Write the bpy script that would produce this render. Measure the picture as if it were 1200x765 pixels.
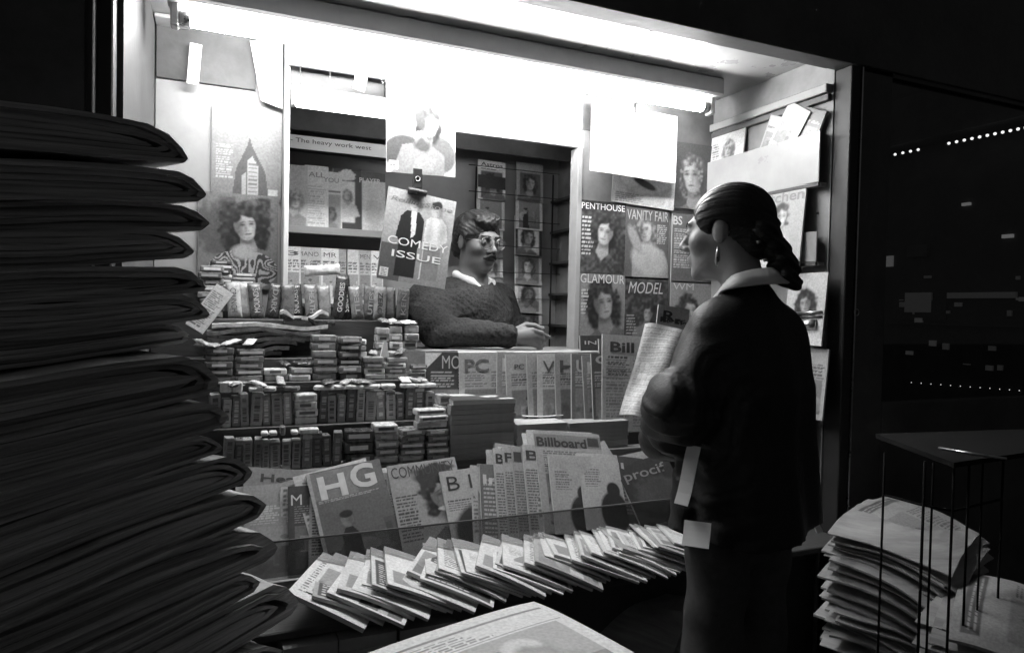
import bpy, bmesh, math, random
import numpy as np
from mathutils import Matrix, Vector, Euler

for _o in list(bpy.data.objects):
    bpy.data.objects.remove(_o)
scene = bpy.context.scene
COL = scene.collection
R = math.radians
random.seed(7)
RNG = np.random.RandomState(11)

# ------------------------------------------------------------------ camera
CAM_Z = 1.30
FOC = 800.0                       # focal length in pixels of the 1200 px wide photograph
YAW, PITCH, ROLL = 23.2, -1.45, 1.25
cam_d = bpy.data.cameras.new('camera')
cam_d.sensor_width = 36.0
cam_d.lens = FOC / 1200.0 * 36.0
cam_d.clip_start = 0.03
cam_d.clip_end = 400.0
cam = bpy.data.objects.new('camera', cam_d)
COL.objects.link(cam)
CAM_R = (Matrix.Rotation(R(-YAW), 3, 'Z') @ Matrix.Rotation(R(90 + PITCH), 3, 'X') @ Matrix.Rotation(R(ROLL), 3, 'Z'))
cam.matrix_world = Matrix.Translation((0, 0, CAM_Z)) @ CAM_R.to_4x4()
scene.camera = cam

# ------------------------------------------------------------------ world: night over the street
world = bpy.data.worlds.new('World')
scene.world = world
world.use_nodes = True
_wn = world.node_tree.nodes
_bg = _wn.get('Background') or _wn.new('ShaderNodeBackground')
_bg.inputs['Color'].default_value = (1, 1, 1, 1)
_bg.inputs['Strength'].default_value = 0.034
TUBE_L = 130.0                     # radiance of the fluorescent tube
scene.view_settings.view_transform = 'Standard'
scene.view_settings.look = 'None'
scene.view_settings.exposure = 0.0
scene.view_settings.gamma = 1.0
scene.view_settings.use_curve_mapping = False
scene.render.engine = 'CYCLES'
try:
    scene.cycles.use_denoising = True
    scene.cycles.denoiser = 'OPENIMAGEDENOISE'
    scene.cycles.max_bounces = 7
    scene.cycles.diffuse_bounces = 4
    scene.cycles.glossy_bounces = 3
    scene.cycles.sample_clamp_indirect = 6.0
except Exception:
    pass


def P(px, py, X=None, Y=None, Z=None):
    """photograph pixel (1200 x 765) -> world point on the plane X, Y or Z = const"""
    d = CAM_R @ Vector(((px - 600.0) / FOC, -(py - 382.5) / FOC, -1.0))
    o = Vector((0, 0, CAM_Z))
    if X is not None:
        t = (X - o.x) / d.x
    elif Y is not None:
        t = (Y - o.y) / d.y
    else:
        t = (Z - o.z) / d.z
    return o + d * t


def XP(px, Y, py=400):
    return P(px, py, Y=Y).x

# ------------------------------------------------------------------ materials
MATS = {}


def mat(key, v=0.5, rough=0.6, spec=0.4, var=0.25, scale=6.0, bump=0.0, bscale=60.0, metal=0.0,
        stretch=(1, 1, 1), coat=0.0, sheen=0.0):
    if key in MATS:
        return MATS[key]
    m = bpy.data.materials.new(key)
    m.use_nodes = True
    nt = m.node_tree
    b = nt.nodes['Principled BSDF']
    b.inputs['Roughness'].default_value = rough
    b.inputs['Metallic'].default_value = metal
    b.inputs['Specular IOR Level'].default_value = spec
    if coat:
        b.inputs['Coat Weight'].default_value = coat
        b.inputs['Coat Roughness'].default_value = 0.12
    if sheen:
        b.inputs['Sheen Weight'].default_value = sheen
    tc = nt.nodes.new('ShaderNodeTexCoord')
    mp = nt.nodes.new('ShaderNodeMapping')
    mp.inputs['Scale'].default_value = stretch
    nt.links.new(tc.outputs['Object'], mp.inputs['Vector'])
    n = nt.nodes.new('ShaderNodeTexNoise')
    n.inputs['Scale'].default_value = scale
    n.inputs['Detail'].default_value = 6.0
    n.inputs['Roughness'].default_value = 0.65
    nt.links.new(mp.outputs['Vector'], n.inputs['Vector'])
    cr = nt.nodes.new('ShaderNodeValToRGB')
    lo, hi = v * (1 - var), min(0.95, v * (1 + var))
    cr.color_ramp.elements[0].position = 0.3
    cr.color_ramp.elements[0].color = (lo, lo, lo, 1)
    cr.color_ramp.elements[1].position = 0.7
    cr.color_ramp.elements[1].color = (hi, hi, hi, 1)
    nt.links.new(n.outputs['Fac'], cr.inputs['Fac'])
    nt.links.new(cr.outputs['Color'], b.inputs['Base Color'])
    # uneven gloss
    mr = nt.nodes.new('ShaderNodeMapRange')
    mr.inputs['To Min'].default_value = max(0.05, rough - 0.12)
    mr.inputs['To Max'].default_value = min(1.0, rough + 0.12)
    nt.links.new(n.outputs['Fac'], mr.inputs['Value'])
    nt.links.new(mr.outputs['Result'], b.inputs['Roughness'])
    if bump:
        n2 = nt.nodes.new('ShaderNodeTexNoise')
        n2.inputs['Scale'].default_value = bscale
        n2.inputs['Detail'].default_value = 4.0
        nt.links.new(mp.outputs['Vector'], n2.inputs['Vector'])
        bp = nt.nodes.new('ShaderNodeBump')
        bp.inputs['Strength'].default_value = bump
        bp.inputs['Distance'].default_value = 0.004
        nt.links.new(n2.outputs['Fac'], bp.inputs['Height'])
        nt.links.new(bp.outputs['Normal'], b.inputs['Normal'])
    MATS[key] = m
    return m


def print_mat():
    if 'print' in MATS:
        return MATS['print']
    m = bpy.data.materials.new('printed_cover')
    m.use_nodes = True
    nt = m.node_tree
    b = nt.nodes['Principled BSDF']
    a = nt.nodes.new('ShaderNodeAttribute')
    a.attribute_name = 'ink'
    n = nt.nodes.new('ShaderNodeTexNoise')
    n.inputs['Scale'].default_value = 160.0
    n.inputs['Detail'].default_value = 3.0
    tc = nt.nodes.new('ShaderNodeTexCoord')
    nt.links.new(tc.outputs['Object'], n.inputs['Vector'])
    mr = nt.nodes.new('ShaderNodeMapRange')
    mr.inputs['From Min'].default_value = 0.3
    mr.inputs['From Max'].default_value = 0.7
    mr.inputs['To Min'].default_value = 0.8
    mr.inputs['To Max'].default_value = 1.12
    nt.links.new(n.outputs['Fac'], mr.inputs['Value'])
    mx = nt.nodes.new('ShaderNodeMix')
    mx.data_type = 'RGBA'
    mx.blend_type = 'MULTIPLY'
    mx.inputs['Factor'].default_value = 1.0
    nt.links.new(a.outputs['Color'], mx.inputs['A'])
    nt.links.new(mr.outputs['Result'], mx.inputs['B'])
    nt.links.new(mx.outputs['Result'], b.inputs['Base Color'])
    b.inputs['Roughness'].default_value = 0.42
    b.inputs['Specular IOR Level'].default_value = 0.35
    MATS['print'] = m
    return m


def emis(key, strength, v=1.0):
    if key in MATS:
        return MATS[key]
    m = bpy.data.materials.new(key)
    m.use_nodes = True
    b = m.node_tree.nodes['Principled BSDF']
    b.inputs['Base Color'].default_value = (v, v, v, 1)
    b.inputs['Emission Color'].default_value = (1, 1, 1, 1)
    b.inputs['Emission Strength'].default_value = strength
    MATS[key] = m
    return m


def paper_edge(key, v, lines=420.0, var=0.28):
    """cut edge of many pages: fine strata across the local z axis"""
    if key in MATS:
        return MATS[key]
    m = mat(key, v, 0.8, 0.2, var, 1.0, 0.4, 1.0, stretch=(5, 5, lines))
    for n in m.node_tree.nodes:
        if n.type == 'TEX_NOISE':
            n.inputs['Scale'].default_value = 1.0
            n.inputs['Detail'].default_value = 5.0
    return m


def ink(v):
    v = round(v, 2)
    return mat('ink_%03d' % int(v * 100), v, 0.45, 0.3, 0.1, 60.0)


# ------------------------------------------------------------------ object helpers
def tag(o, label=None, cat=None, group=None, kind=None):
    if label:
        o['label'] = label
    if cat:
        o['category'] = cat
    if group:
        o['group'] = group
    if kind:
        o['kind'] = kind
    return o


def link(name, me, parent=None, m=None):
    o = bpy.data.objects.new(name, me)
    COL.objects.link(o)
    if parent is not None:
        o.parent = parent
    if m is not None and me is not None and len(me.materials) == 0:
        me.materials.append(m)
    return o


def empty(name, loc=(0, 0, 0), rot=None, label=None, cat=None, group=None):
    o = bpy.data.objects.new(name, None)
    o.empty_display_size = 0.05
    COL.objects.link(o)
    o.location = loc
    if rot is not None:
        if isinstance(rot, Matrix):
            o.rotation_euler = rot.to_euler()
        else:
            o.rotation_euler = rot
    return tag(o, label, cat, group)


def mesh(verts, faces, smooth=False):
    me = bpy.data.meshes.new('m')
    me.from_pydata([tuple(v) for v in verts], [], [tuple(f) for f in faces])
    if smooth:
        me.polygons.foreach_set('use_smooth', [True] * len(me.polygons))
    me.update()
    return me


def box_me(x0, x1, y0, y1, z0, z1, bev=0.0, seg=1):
    bm = bmesh.new()
    bmesh.ops.create_cube(bm, size=1.0)
    for v in bm.verts:
        v.co = Vector(((x0 + x1) / 2 + v.co.x * (x1 - x0), (y0 + y1) / 2 + v.co.y * (y1 - y0), (z0 + z1) / 2 + v.co.z * (z1 - z0)))
    if bev:
        bmesh.ops.bevel(bm, geom=bm.edges[:], offset=bev, segments=seg, affect='EDGES', profile=0.6)
    me = bpy.data.meshes.new('box')
    bm.to_mesh(me)
    bm.free()
    return me


def box(name, x0, x1, y0, y1, z0, z1, m, parent=None, bev=0.003):
    return link(name, box_me(x0, x1, y0, y1, z0, z1, bev), parent, m)


def tube_me(pts, r, n=8, caps=True):
    """tube along a polyline; r a number or list"""
    pts = [Vector(p) for p in pts]
    k = len(pts)
    rs = r if isinstance(r, (list, tuple)) else [r] * k
    verts, faces = [], []
    up = Vector((0, 0, 1))
    prev = None
    for i, p in enumerate(pts):
        t = (pts[min(i + 1, k - 1)] - pts[max(i - 1, 0)]).normalized()
        a = prev if prev is not None else (up if abs(t.z) < 0.9 else Vector((1, 0, 0)))
        s = t.cross(a)
        if s.length < 1e-6:
            s = t.cross(Vector((1, 0.3, 0)))
        s.normalize()
        b = s.cross(t).normalized()
        prev = b
        for j in range(n):
            an = 2 * math.pi * j / n
            verts.append(p + s * (math.cos(an) * rs[i]) + b * (math.sin(an) * rs[i]))
    for i in range(k - 1):
        for j in range(n):
            faces.append((i * n + j, i * n + (j + 1) % n, (i + 1) * n + (j + 1) % n, (i + 1) * n + j))
    if caps:
        faces.append(tuple(range(n - 1, -1, -1)))
        faces.append(tuple((k - 1) * n + j for j in range(n)))
    return mesh(verts, faces, n > 5)


def copy_tree(o, parent=None):
    c = o.copy()
    COL.objects.link(c)
    c.parent = parent
    for ch in [x for x in bpy.data.objects if x.parent == o]:
        copy_tree(ch, c)
    return c


ORD = ['first', 'second', 'third', 'fourth', 'fifth', 'sixth', 'seventh', 'eighth', 'ninth', 'tenth', 'eleventh', 'twelfth',
       'thirteenth', 'fourteenth', 'fifteenth', 'sixteenth', 'seventeenth', 'eighteenth', 'nineteenth', 'twentieth',
       'twenty-first', 'twenty-second', 'twenty-third', 'twenty-fourth', 'twenty-fifth', 'twenty-sixth', 'twenty-seventh',
       'twenty-eighth', 'twenty-ninth', 'thirtieth', 'thirty-first', 'thirty-second', 'thirty-third', 'thirty-fourth']
ORD += ['thirty-' + q for q in ORD[4:9]] + ['fortieth'] + ['forty-' + q for q in ORD[:9]] + ['fiftieth']

# ------------------------------------------------------------------ printed pictures
def vnoise(nx, ny, cells, seed):
    r = np.random.RandomState(seed)
    cx = max(2, int(cells)); cy = max(2, int(cells * ny / nx))
    g = r.rand(cy + 2, cx + 2)
    x = np.linspace(0, cx, nx); y = np.linspace(0, cy, ny)
    xi = x.astype(int); yi = y.astype(int)
    fx = x - xi; fy = y - yi
    fx = fx * fx * (3 - 2 * fx); fy = fy * fy * (3 - 2 * fy)
    a = g[np.ix_(yi, xi)]; b = g[np.ix_(yi, xi + 1)]; c = g[np.ix_(yi + 1, xi)]; d = g[np.ix_(yi + 1, xi + 1)]
    return (a * (1 - fx) + b * fx) * (1 - fy)[:, None] + (c * (1 - fx) + d * fx) * fy[:, None]


class Art:
    """a printed picture, x 0..1 across, y 0..asp upwards"""
    def __init__(s, w, h, cell=0.004, bg=0.4, seed=1):
        s.nx = max(4, int(round(w / cell))) + 1
        s.ny = max(4, int(round(h / cell))) + 1
        s.asp = h / w
        s.seed = seed
        s.x, s.y = np.meshgrid(np.linspace(0, 1, s.nx), np.linspace(0, s.asp, s.ny))
        s.a = np.full(s.x.shape, float(bg))

    def put(s, msk, tone):
        s.a = s.a * (1 - msk) + msk * tone
        return s

    def ell(s, cx, cy, rx, ry, tone, soft=0.12, rot=0.0, ragged=0.0):
        dx, dy = s.x - cx, s.y - cy
        c, sn = math.cos(rot), math.sin(rot)
        u, v = (dx * c + dy * sn) / rx, (-dx * sn + dy * c) / ry
        d = np.sqrt(u * u + v * v)
        if ragged:
            d = d + (vnoise(s.nx, s.ny, 16, s.seed + int(cx * 100) + 5) - 0.5) * ragged
        return s.put(np.clip((1 - d) / soft + 0.5, 0, 1), tone)

    def rect(s, x0, x1, y0, y1, tone):
        return s.put(((s.x >= x0) & (s.x <= x1) & (s.y >= y0) & (s.y <= y1)).astype(float), tone)

    def poly(s, pts, tone):
        ins = np.zeros(s.x.shape, bool)
        k = len(pts)
        for i in range(k):
            (xa, ya), (xb, yb) = pts[i], pts[(i + 1) % k]
            cond = ((ya > s.y) != (yb > s.y))
            xi = (xb - xa) * (s.y - ya) / ((yb - ya) if yb != ya else 1e-9) + xa
            ins ^= cond & (s.x < xi)
        return s.put(ins.astype(float), tone)

    def lines(s, x0, x1, y0, y1, n, tone, fill=0.5):
        """rows of small type"""
        r = np.random.RandomState(s.seed + int(x0 * 1000) + int(y0 * 77))
        n = int(n * 1.5) + 1
        dy = (y1 - y0) / n
        for i in range(n):
            yb = y0 + i * dy
            x = x0
            end = x1 - r.rand() * 0.3 * (x1 - x0)
            while x < end:
                wd = (0.02 + 0.06 * r.rand())
                s.rect(x, min(x + wd, end), yb, yb + dy * fill, tone)
                x += wd + 0.012
        return s

    def grain(s, amp=0.25, cells=10):
        s.a = s.a * (1 + amp * .8 * (vnoise(s.nx, s.ny, cells * .6, s.seed) - 0.5))
        s.a = s.a * (1 + amp * .5 * (vnoise(s.nx, s.ny, cells * 3, s.seed + 9) - 0.5))
        return s

    def grad(s, t0, t1):
        f = s.y / s.asp
        s.a = s.a * (t0 * (1 - f) + t1 * f)
        return s

    def scene(s, x0, x1, y0, y1, t0, t1, seed=0):
        """a small photograph: ground, backdrop, a few lit shapes and a figure"""
        r = np.random.RandomState(s.seed * 13 + seed)
        W, H = x1 - x0, y1 - y0
        keep = s.a.copy()
        s.rect(x0, x1, y0, y1, t0 + (t1 - t0) * .45)
        m = (s.x >= x0) & (s.x <= x1) & (s.y >= y0) & (s.y <= y1)
        hz = y0 + H * r.uniform(.25, .55)
        s.rect(x0, x1, y0, hz, t0 + (t1 - t0) * r.uniform(.1, .35))
        for q in range(5):
            w_, h_ = W * r.uniform(.1, .35), H * r.uniform(.15, .5)
            cx = x0 + W * r.rand()
            tn = t0 + (t1 - t0) * r.rand()
            if r.rand() > .5:
                s.rect(cx - w_ / 2, cx + w_ / 2, hz - h_ * .3, hz + h_ * .7, tn)
                s.rect(cx - w_ * .4, cx + w_ * .05, hz - h_ * .2, hz + h_ * .5, tn * .7)
            else:
                s.ell(cx, hz, w_ * .6, h_ * .5, tn, .2, r.uniform(-.4, .4))
                s.shade(cx + w_ * .2, hz - h_ * .1, w_ * .5, h_ * .5, .6)
        cx = x0 + W * r.uniform(.3, .7)
        k = min(W, H) * .09
        s.poly([(cx - k * 1.6, y0), (cx - k * 1.3, y0 + H * .45), (cx - k * .6, y0 + H * .55), (cx + k * .6, y0 + H * .55), (cx + k * 1.4, y0 + H * .44), (cx + k * 1.6, y0)], t0 if r.rand() > .4 else t1)
        s.ell(cx, y0 + H * .55 + k * 1.4, k, k * 1.25, t0 + (t1 - t0) * .75, .15); s.ell(cx, y0 + H * .55 + k * 2.2, k * 1.05, k * .6, t0, .25)
        s.shade(cx + k * .5, y0 + H * .55 + k * 1.2, k * .6, k, .6)
        s.a = np.where(m, s.a, keep)
        return s

    def shade(s, cx, cy, rx, ry, f, soft=1.0, rot=0.0):
        """multiply by f inside a soft ellipse"""
        dx, dy = s.x - cx, s.y - cy
        c, sn = math.cos(rot), math.sin(rot)
        u, v = (dx * c + dy * sn) / rx, (-dx * sn + dy * c) / ry
        m = np.clip((1 - np.sqrt(u * u + v * v)) / soft + .3, 0, 1)
        s.a = s.a * (1 + (f - 1) * m)
        return s

    def portrait(s, cx, cy, k, skin=0.55, hair=0.06, shirt=0.15, big=1.0, turn=0.0, light=1.0, low=1.0):
        """head and shoulders in soft side light; k = half head width"""
        sd = 1 if (s.seed % 2) else -1
        rp = np.random.RandomState(s.seed + 77)
        an = rp.uniform(.06, .24) * rp.choice([-1, 1])
        if turn == 0:
            turn = rp.uniform(.3, .9) * -sd
        ox, oy = s.x, s.y
        ca, sa = math.cos(an), math.sin(an)
        s.x = cx + (ox - cx) * ca + (oy - cy) * sa
        s.y = cy - (ox - cx) * sa + (oy - cy) * ca
        hn = vnoise(s.nx, s.ny, 22, s.seed + 3)
        s.ell(cx + .12 * k * sd, cy + k * .22, k * 1.12 * big, k * 1.22 * big, hair, .22, .1 * sd, .45)
        s.ell(cx - .75 * k * big, cy - k * .75, k * .5 * big, k * .95 * low * big, hair, .35, .15, .5)
        s.ell(cx + .80 * k * big, cy - k * .70, k * .5 * big, k * 1.05 * low * big, hair, .35, -.12, .5)
        s.poly([(cx - k * 2.3, cy - k * 5), (cx - k * 1.9, cy - k * 2.35), (cx - k * .55, cy - k * 1.75), (cx + k * .55, cy - k * 1.75), (cx + k * 1.8, cy - k * 2.25), (cx + k * 2.4, cy - k * 5)], shirt)
        s.poly([(cx - k * .42, cy - k * .8), (cx + k * .42, cy - k * .8), (cx + k * .62, cy - k * 1.85), (cx + k * .05, cy - k * 2.5), (cx - k * .62, cy - k * 1.85)], skin * .66)
        s.shade(cx, cy - k * 1.15, k * .6, k * .35, .45, .8)
        tx = turn * .25 * k
        s.ell(cx, cy, k * .74, k * .86, skin, .12); s.ell(cx + tx * .3, cy - k * .48, k * .58, k * .62, skin, .14)
        s.shade(cx + sd * .55 * k, cy - .15 * k, k * .55, k * 1.2, .34, 1.0)
        s.shade(cx - sd * .72 * k, cy - .45 * k, k * .22, k * .7, .72, 1.0)
        s.shade(cx + tx, cy + .14 * k, k * .62, k * .2, .8, 1.0)
        s.shade(cx + tx, cy - .95 * k, k * .4, k * .18, .8, 1.0)
        for e in (-1, 1):
            s.shade(cx + tx + e * .31 * k, cy + .05 * k, k * .22, k * .16, .6, .9)
            s.ell(cx + tx + e * .31 * k, cy + .05 * k, k * .155, k * .055, skin * .12, .5)
            s.ell(cx + tx + e * .33 * k, cy + .24 * k, k * .22, k * .045, skin * .22, .6, -e * .18)
        s.shade(cx + tx + sd * .11 * k, cy - .22 * k, k * .12, k * .34, .66, .9)
        s.ell(cx + tx - .07 * k, cy - .40 * k, k * .05, k * .03, skin * .25, .6); s.ell(cx + tx + .07 * k, cy - .40 * k, k * .05, k * .03, skin * .25, .6)
        s.ell(cx + tx, cy - .655 * k, k * .25, k * .062, skin * .3, .5); s.ell(cx + tx, cy - .655 * k, k * .27, k * .018, skin * .1, .6)
        s.ell(cx - .25 * k * sd, cy + k * .86, k * .62, k * .26, hair, .4, .35 * sd, .5); s.ell(cx + .5 * k * sd, cy + k * .66, k * .34, k * .42, hair, .4, .5 * sd, .5)
        m = (np.abs(s.a - hair) < .03)
        s.a = np.where(m, s.a * (.5 + 2.2 * hn ** 2), s.a)
        s.x, s.y = ox, oy
        b = np.pad(s.a, 1, mode='edge')
        s.a = (b[1:-1, 1:-1] * 4 + b[:-2, 1:-1] + b[2:, 1:-1] + b[1:-1, :-2] + b[1:-1, 2:]) / 8
        return s


def print_grid(art, w, h, yoff, bend=None):
    """grid mesh in local x (centred), z (0..h), facing -y, carrying the picture"""
    nx, ny = art.nx, art.ny
    xs = np.linspace(-w / 2, w / 2, nx)
    zs = np.linspace(0, h, ny)
    gx, gz = np.meshgrid(xs, zs)
    gy = np.full(gx.shape, yoff)
    if bend is not None:
        gy = gy + bend(gx, gz)
    co = np.stack([gx, gy, gz], -1).reshape(-1, 3).astype(np.float32)
    i = np.arange(nx * ny).reshape(ny, nx)
    f = np.stack([i[:-1, :-1], i[:-1, 1:], i[1:, 1:], i[1:, :-1]], -1).reshape(-1, 4)
    me = np_mesh(co, f, True)
    at = me.attributes.new('ink', 'FLOAT_COLOR', 'POINT')
    c = np.clip(art.a, 0.012, 0.82).reshape(-1)
    rgba = np.stack([c, c, c, np.ones_like(c)], -1).astype(np.float32).reshape(-1)
    at.data.foreach_set('color', rgba)
    me.materials.append(print_mat())
    return me


def np_mesh(co, f, smooth=False):
    me = bpy.data.meshes.new('m')
    n, k = len(f), f.shape[1]
    me.vertices.add(len(co))
    me.vertices.foreach_set('co', np.ascontiguousarray(co, dtype=np.float32).reshape(-1))
    me.loops.add(n * k)
    me.loops.foreach_set('vertex_index', np.ascontiguousarray(f, dtype=np.int32).reshape(-1))
    me.polygons.add(n)
    me.polygons.foreach_set('loop_start', np.arange(0, n * k, k, dtype=np.int32))
    me.polygons.foreach_set('loop_total', np.full(n, k, dtype=np.int32))
    if smooth:
        me.polygons.foreach_set('use_smooth', np.ones(n, dtype=bool))
    me.update(calc_edges=True)
    me.validate()
    return me


TXT = {}


def text_me(body, w, h, bold=0.0, shear=0.0):
    """flat lettering fitted into w x h, centred, standing in x-z, facing -y"""
    if any(c in body for c in 'MNWVmwv'):
        bold = 0.0
    key = (body, round(w, 4), round(h, 4), bold, shear)
    if key in TXT:
        return TXT[key]
    cu = bpy.data.curves.new('t', 'FONT')
    cu.body = body
    cu.size = 1.0
    cu.offset = bold
    cu.shear = shear
    cu.resolution_u = 3
    ob = bpy.data.objects.new('t', cu)
    me = bpy.data.meshes.new_from_object(ob)
    bpy.data.objects.remove(ob)
    co = np.zeros(len(me.vertices) * 3, np.float32)
    me.vertices.foreach_get('co', co)
    co = co.reshape(-1, 3)
    if len(co):
        mn, mx = co.min(0), co.max(0)
        sx = w / max(1e-6, mx[0] - mn[0]); sy = h / max(1e-6, mx[1] - mn[1])
        x = (co[:, 0] - (mn[0] + mx[0]) / 2) * sx
        z = (co[:, 1] - (mn[1] + mx[1]) / 2) * sy
        co = np.stack([x, np.zeros_like(x), z], -1)
        me.vertices.foreach_set('co', co.astype(np.float32).reshape(-1))
    me.update()
    TXT[key] = me
    return me


def lettering(name, parent, body, x, z, w, h, v, y=-0.001, bold=0.0, shear=0.0, rot=0.0, bend=None):
    me = text_me(body, w, h, bold, shear).copy()
    me.materials.clear()
    me.materials.append(ink(v))
    if bend is not None:
        co = np.zeros(len(me.vertices) * 3, np.float32)
        me.vertices.foreach_get('co', co)
        co = co.reshape(-1, 3)
        co[:, 1] += bend(co[:, 0] + x, co[:, 2] + z)
        me.vertices.foreach_set('co', co.reshape(-1))
    o = link(name, me, parent)
    o.location = (x, y, z)
    o.rotation_euler = (0, rot, 0)
    return o


def page_block(w, h, t, bend=None, nx=9, nz=7):
    """body of a magazine: spine on the left, thick in y, local base at z = 0"""
    xs = np.linspace(-w / 2, w / 2, nx)
    zs = np.linspace(0, h, nz)
    verts, faces = [], []
    idx = {}
    for s in (0, 1):
        for j, z in enumerate(zs):
            for i, x in enumerate(xs):
                y = (-t / 2 if s == 0 else t / 2)
                if bend is not None:
                    y += float(bend(np.array(x), np.array(z)))
                idx[(s, j, i)] = len(verts)
                verts.append((x, y, z))
    for j in range(nz - 1):
        for i in range(nx - 1):
            faces.append((idx[0, j, i], idx[0, j, i + 1], idx[0, j + 1, i + 1], idx[0, j + 1, i]))
            faces.append((idx[1, j, i + 1], idx[1, j, i], idx[1, j + 1, i], idx[1, j + 1, i + 1]))
    for i in range(nx - 1):
        faces.append((idx[0, 0, i + 1], idx[0, 0, i], idx[1, 0, i], idx[1, 0, i + 1]))
        faces.append((idx[0, nz - 1, i], idx[0, nz - 1, i + 1], idx[1, nz - 1, i + 1], idx[1, nz - 1, i]))
    for j in range(nz - 1):
        faces.append((idx[0, j, 0], idx[0, j + 1, 0], idx[1, j + 1, 0], idx[1, j, 0]))
        faces.append((idx[0, j + 1, nx - 1], idx[0, j, nx - 1], idx[1, j, nx - 1], idx[1, j + 1, nx - 1]))
    return mesh(verts, faces)


def magazine(loc, w, h, t, rot, art, titles, label, cat='magazine', group=None, bend=0.0, curl=0.0, edge=None, name='magazine', base=True, spine=True):
    """loc = middle of the lower edge (base) ; rot = Euler/Matrix ; titles = (text, x, z, w, h, tone[, bold[, shear]]) in fractions"""
    def bf(x, z):
        return bend * (1 - (2 * x / w) ** 2) + curl * (z / h) ** 2
    bfun = bf if (bend or curl) else None
    root = empty(name, loc, rot, label, cat, group)
    link('pages', page_block(w * 0.995, h * 0.995, t, bfun), root, edge or paper_edge('page_edge', 0.5, 10.0))
    c = link('cover', print_grid(art, w, h, -t / 2 - 0.0008, bfun), root)
    if spine:
        box('spine', -w / 2 - 0.0012, -w / 2 + 0.001, -t / 2, t / 2, 0, h, ink(0.35 + 0.3 * random.random()), root, 0) if bfun is None else None
    for tt in titles:
        body, fx, fz, fw, fh, v = tt[:6]
        bold = tt[6] if len(tt) > 6 else 0.02
        sh = tt[7] if len(tt) > 7 else 0.0
        lettering('title', c, body, (fx - 0.5) * w, fz * h, fw * w, fh * h, v, -t / 2 - 0.0018, bold, sh, 0.0, bfun)
    return root


def rot_mag(tilt=0.0, rz=0.0, roll=0.0):
    """tilt: top leaning back; roll: turned in its own plane (clockwise positive); rz: turned about the vertical"""
    return Matrix.Rotation(R(rz), 3, 'Z') @ Matrix.Rotation(R(-tilt), 3, 'X') @ Matrix.Rotation(R(roll), 3, 'Y')


def mag_at(px, py, Y, w, h, t, art, titles, label, tilt=0, rz=0, roll=0, X=None, **kw):
    """put the CENTRE of the cover on the pixel at depth Y (or plane X)"""
    c = P(px, py, X=X) if X is not None else P(px, py, Y=Y)
    m = rot_mag(tilt, rz, roll)
    b = c - m @ Vector((0, 0, h / 2))
    return magazine(b, w, h, t, m, art, titles, label, **kw)
# ================================================================== setting: ground
YF, YR, YL, YB = 1.69, 2.35, 2.50, 3.02      # kiosk front, right panel, left panel, rear wall
XW = 1.92                                    # right side wall
XL = -0.20                                   # left side wall
ZC = 2.20                                    # ceiling
X_OP0, X_OP1 = XP(330, YL, 300), XP(679, YR, 300)

g = box('pavement', -40, 40, -20, 60, -0.1, 0.0, mat('asphalt', 0.05, 0.7, 0.4, 0.4, 3.0, 0.5, 90.0), None, 0)
tag(g, kind='structure')

# ================================================================== the kiosk
kiosk = empty('newsstand_kiosk', (0.9, YF, 0), None, 'open newsstand kiosk with lit interior, shelves and serving hatch', 'kiosk')
K0 = Vector((0.9, YF, 0))


def kb(name, x0, x1, y0, y1, z0, z1, m, bev=0.003):
    o = box(name, x0 - K0.x, x1 - K0.x, y0 - K0.y, y1 - K0.y, z0, z1, m, kiosk, bev)
    return o


M_dark = mat('black_paint', 0.07, 0.5, 0.4, 0.4, 4.0, 0.25, 30.0)
M_wall = mat('off_white_board', 0.30, 0.55, 0.35, 0.22, 3.0, 0.15, 40.0)
M_white = mat('white_board', 0.6, 0.5, 0.35, 0.10, 3.0, 0.1, 40.0)
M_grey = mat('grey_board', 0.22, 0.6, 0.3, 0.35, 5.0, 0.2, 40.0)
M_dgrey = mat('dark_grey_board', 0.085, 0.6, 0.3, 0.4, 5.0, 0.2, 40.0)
M_wood = mat('shelf_wood', 0.16, 0.55, 0.35, 0.4, 4.0, 0.3, 25.0, stretch=(1, 8, 8))
M_dwood = mat('dark_shelf_wood', 0.05, 0.55, 0.35, 0.4, 4.0, 0.3, 25.0, stretch=(1, 8, 8))
M_ceil = mat('ceiling_enamel', 0.30, 0.28, 0.5, 0.3, 2.5, 0.12, 12.0)
M_steel = mat('brushed_steel', 0.5, 0.3, 0.5, 0.2, 20.0, metal=1.0)
M_black_metal = mat('black_metal', 0.02, 0.35, 0.5, 0.3, 20.0)
M_wire = mat('matt_black_wire', 0.012, 0.8, 0.1, 0.3, 20.0)
M_fix = mat('fixture_enamel', 0.32, 0.4, 0.4, 0.1, 8.0)

# ceiling, beam, posts, side walls
kb('ceiling', XL - 0.03, XW + 0.02, YF + 0.05, YB + 0.05, ZC, ZC + 0.03, M_ceil, 0)
kb('front_beam', XL - 0.9, 4.2, YF - 0.03, YF + 0.045, 2.137, 3.4, M_dark)
kb('ceiling_trim', XL + 0.03, XW - 0.005, YF + 0.048, YF + 0.075, 2.15, 2.197, M_dgrey)
kb('post', XL - 0.05, XL - 0.012, YF - 0.02, YF + 0.04, 0, 2.135, mat('black_post', .02, .6))
kb('post', XW + 0.002, XW + 0.045, YF - 0.025, YF + 0.043, 0, 2.135, mat('black_post', .02, .6))
kb('post_edge_strip', XW + 0.046, XW + 0.052, YF - 0.03, YF - 0.015, 0.3, 2.134, M_steel, 0.001)
kb('side_wall', XL - 0.04, XL, YF + 0.045, YB, 0, ZC - 0.002, M_dgrey, 0)
kb('side_wall', XW, XW + 0.03, YF + 0.045, YB, 0, ZC - 0.002, M_grey, 0)
kb('rear_wall', XL, XW, YB, YB + 0.03, 0, ZC - 0.002, M_wall, 0)
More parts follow.
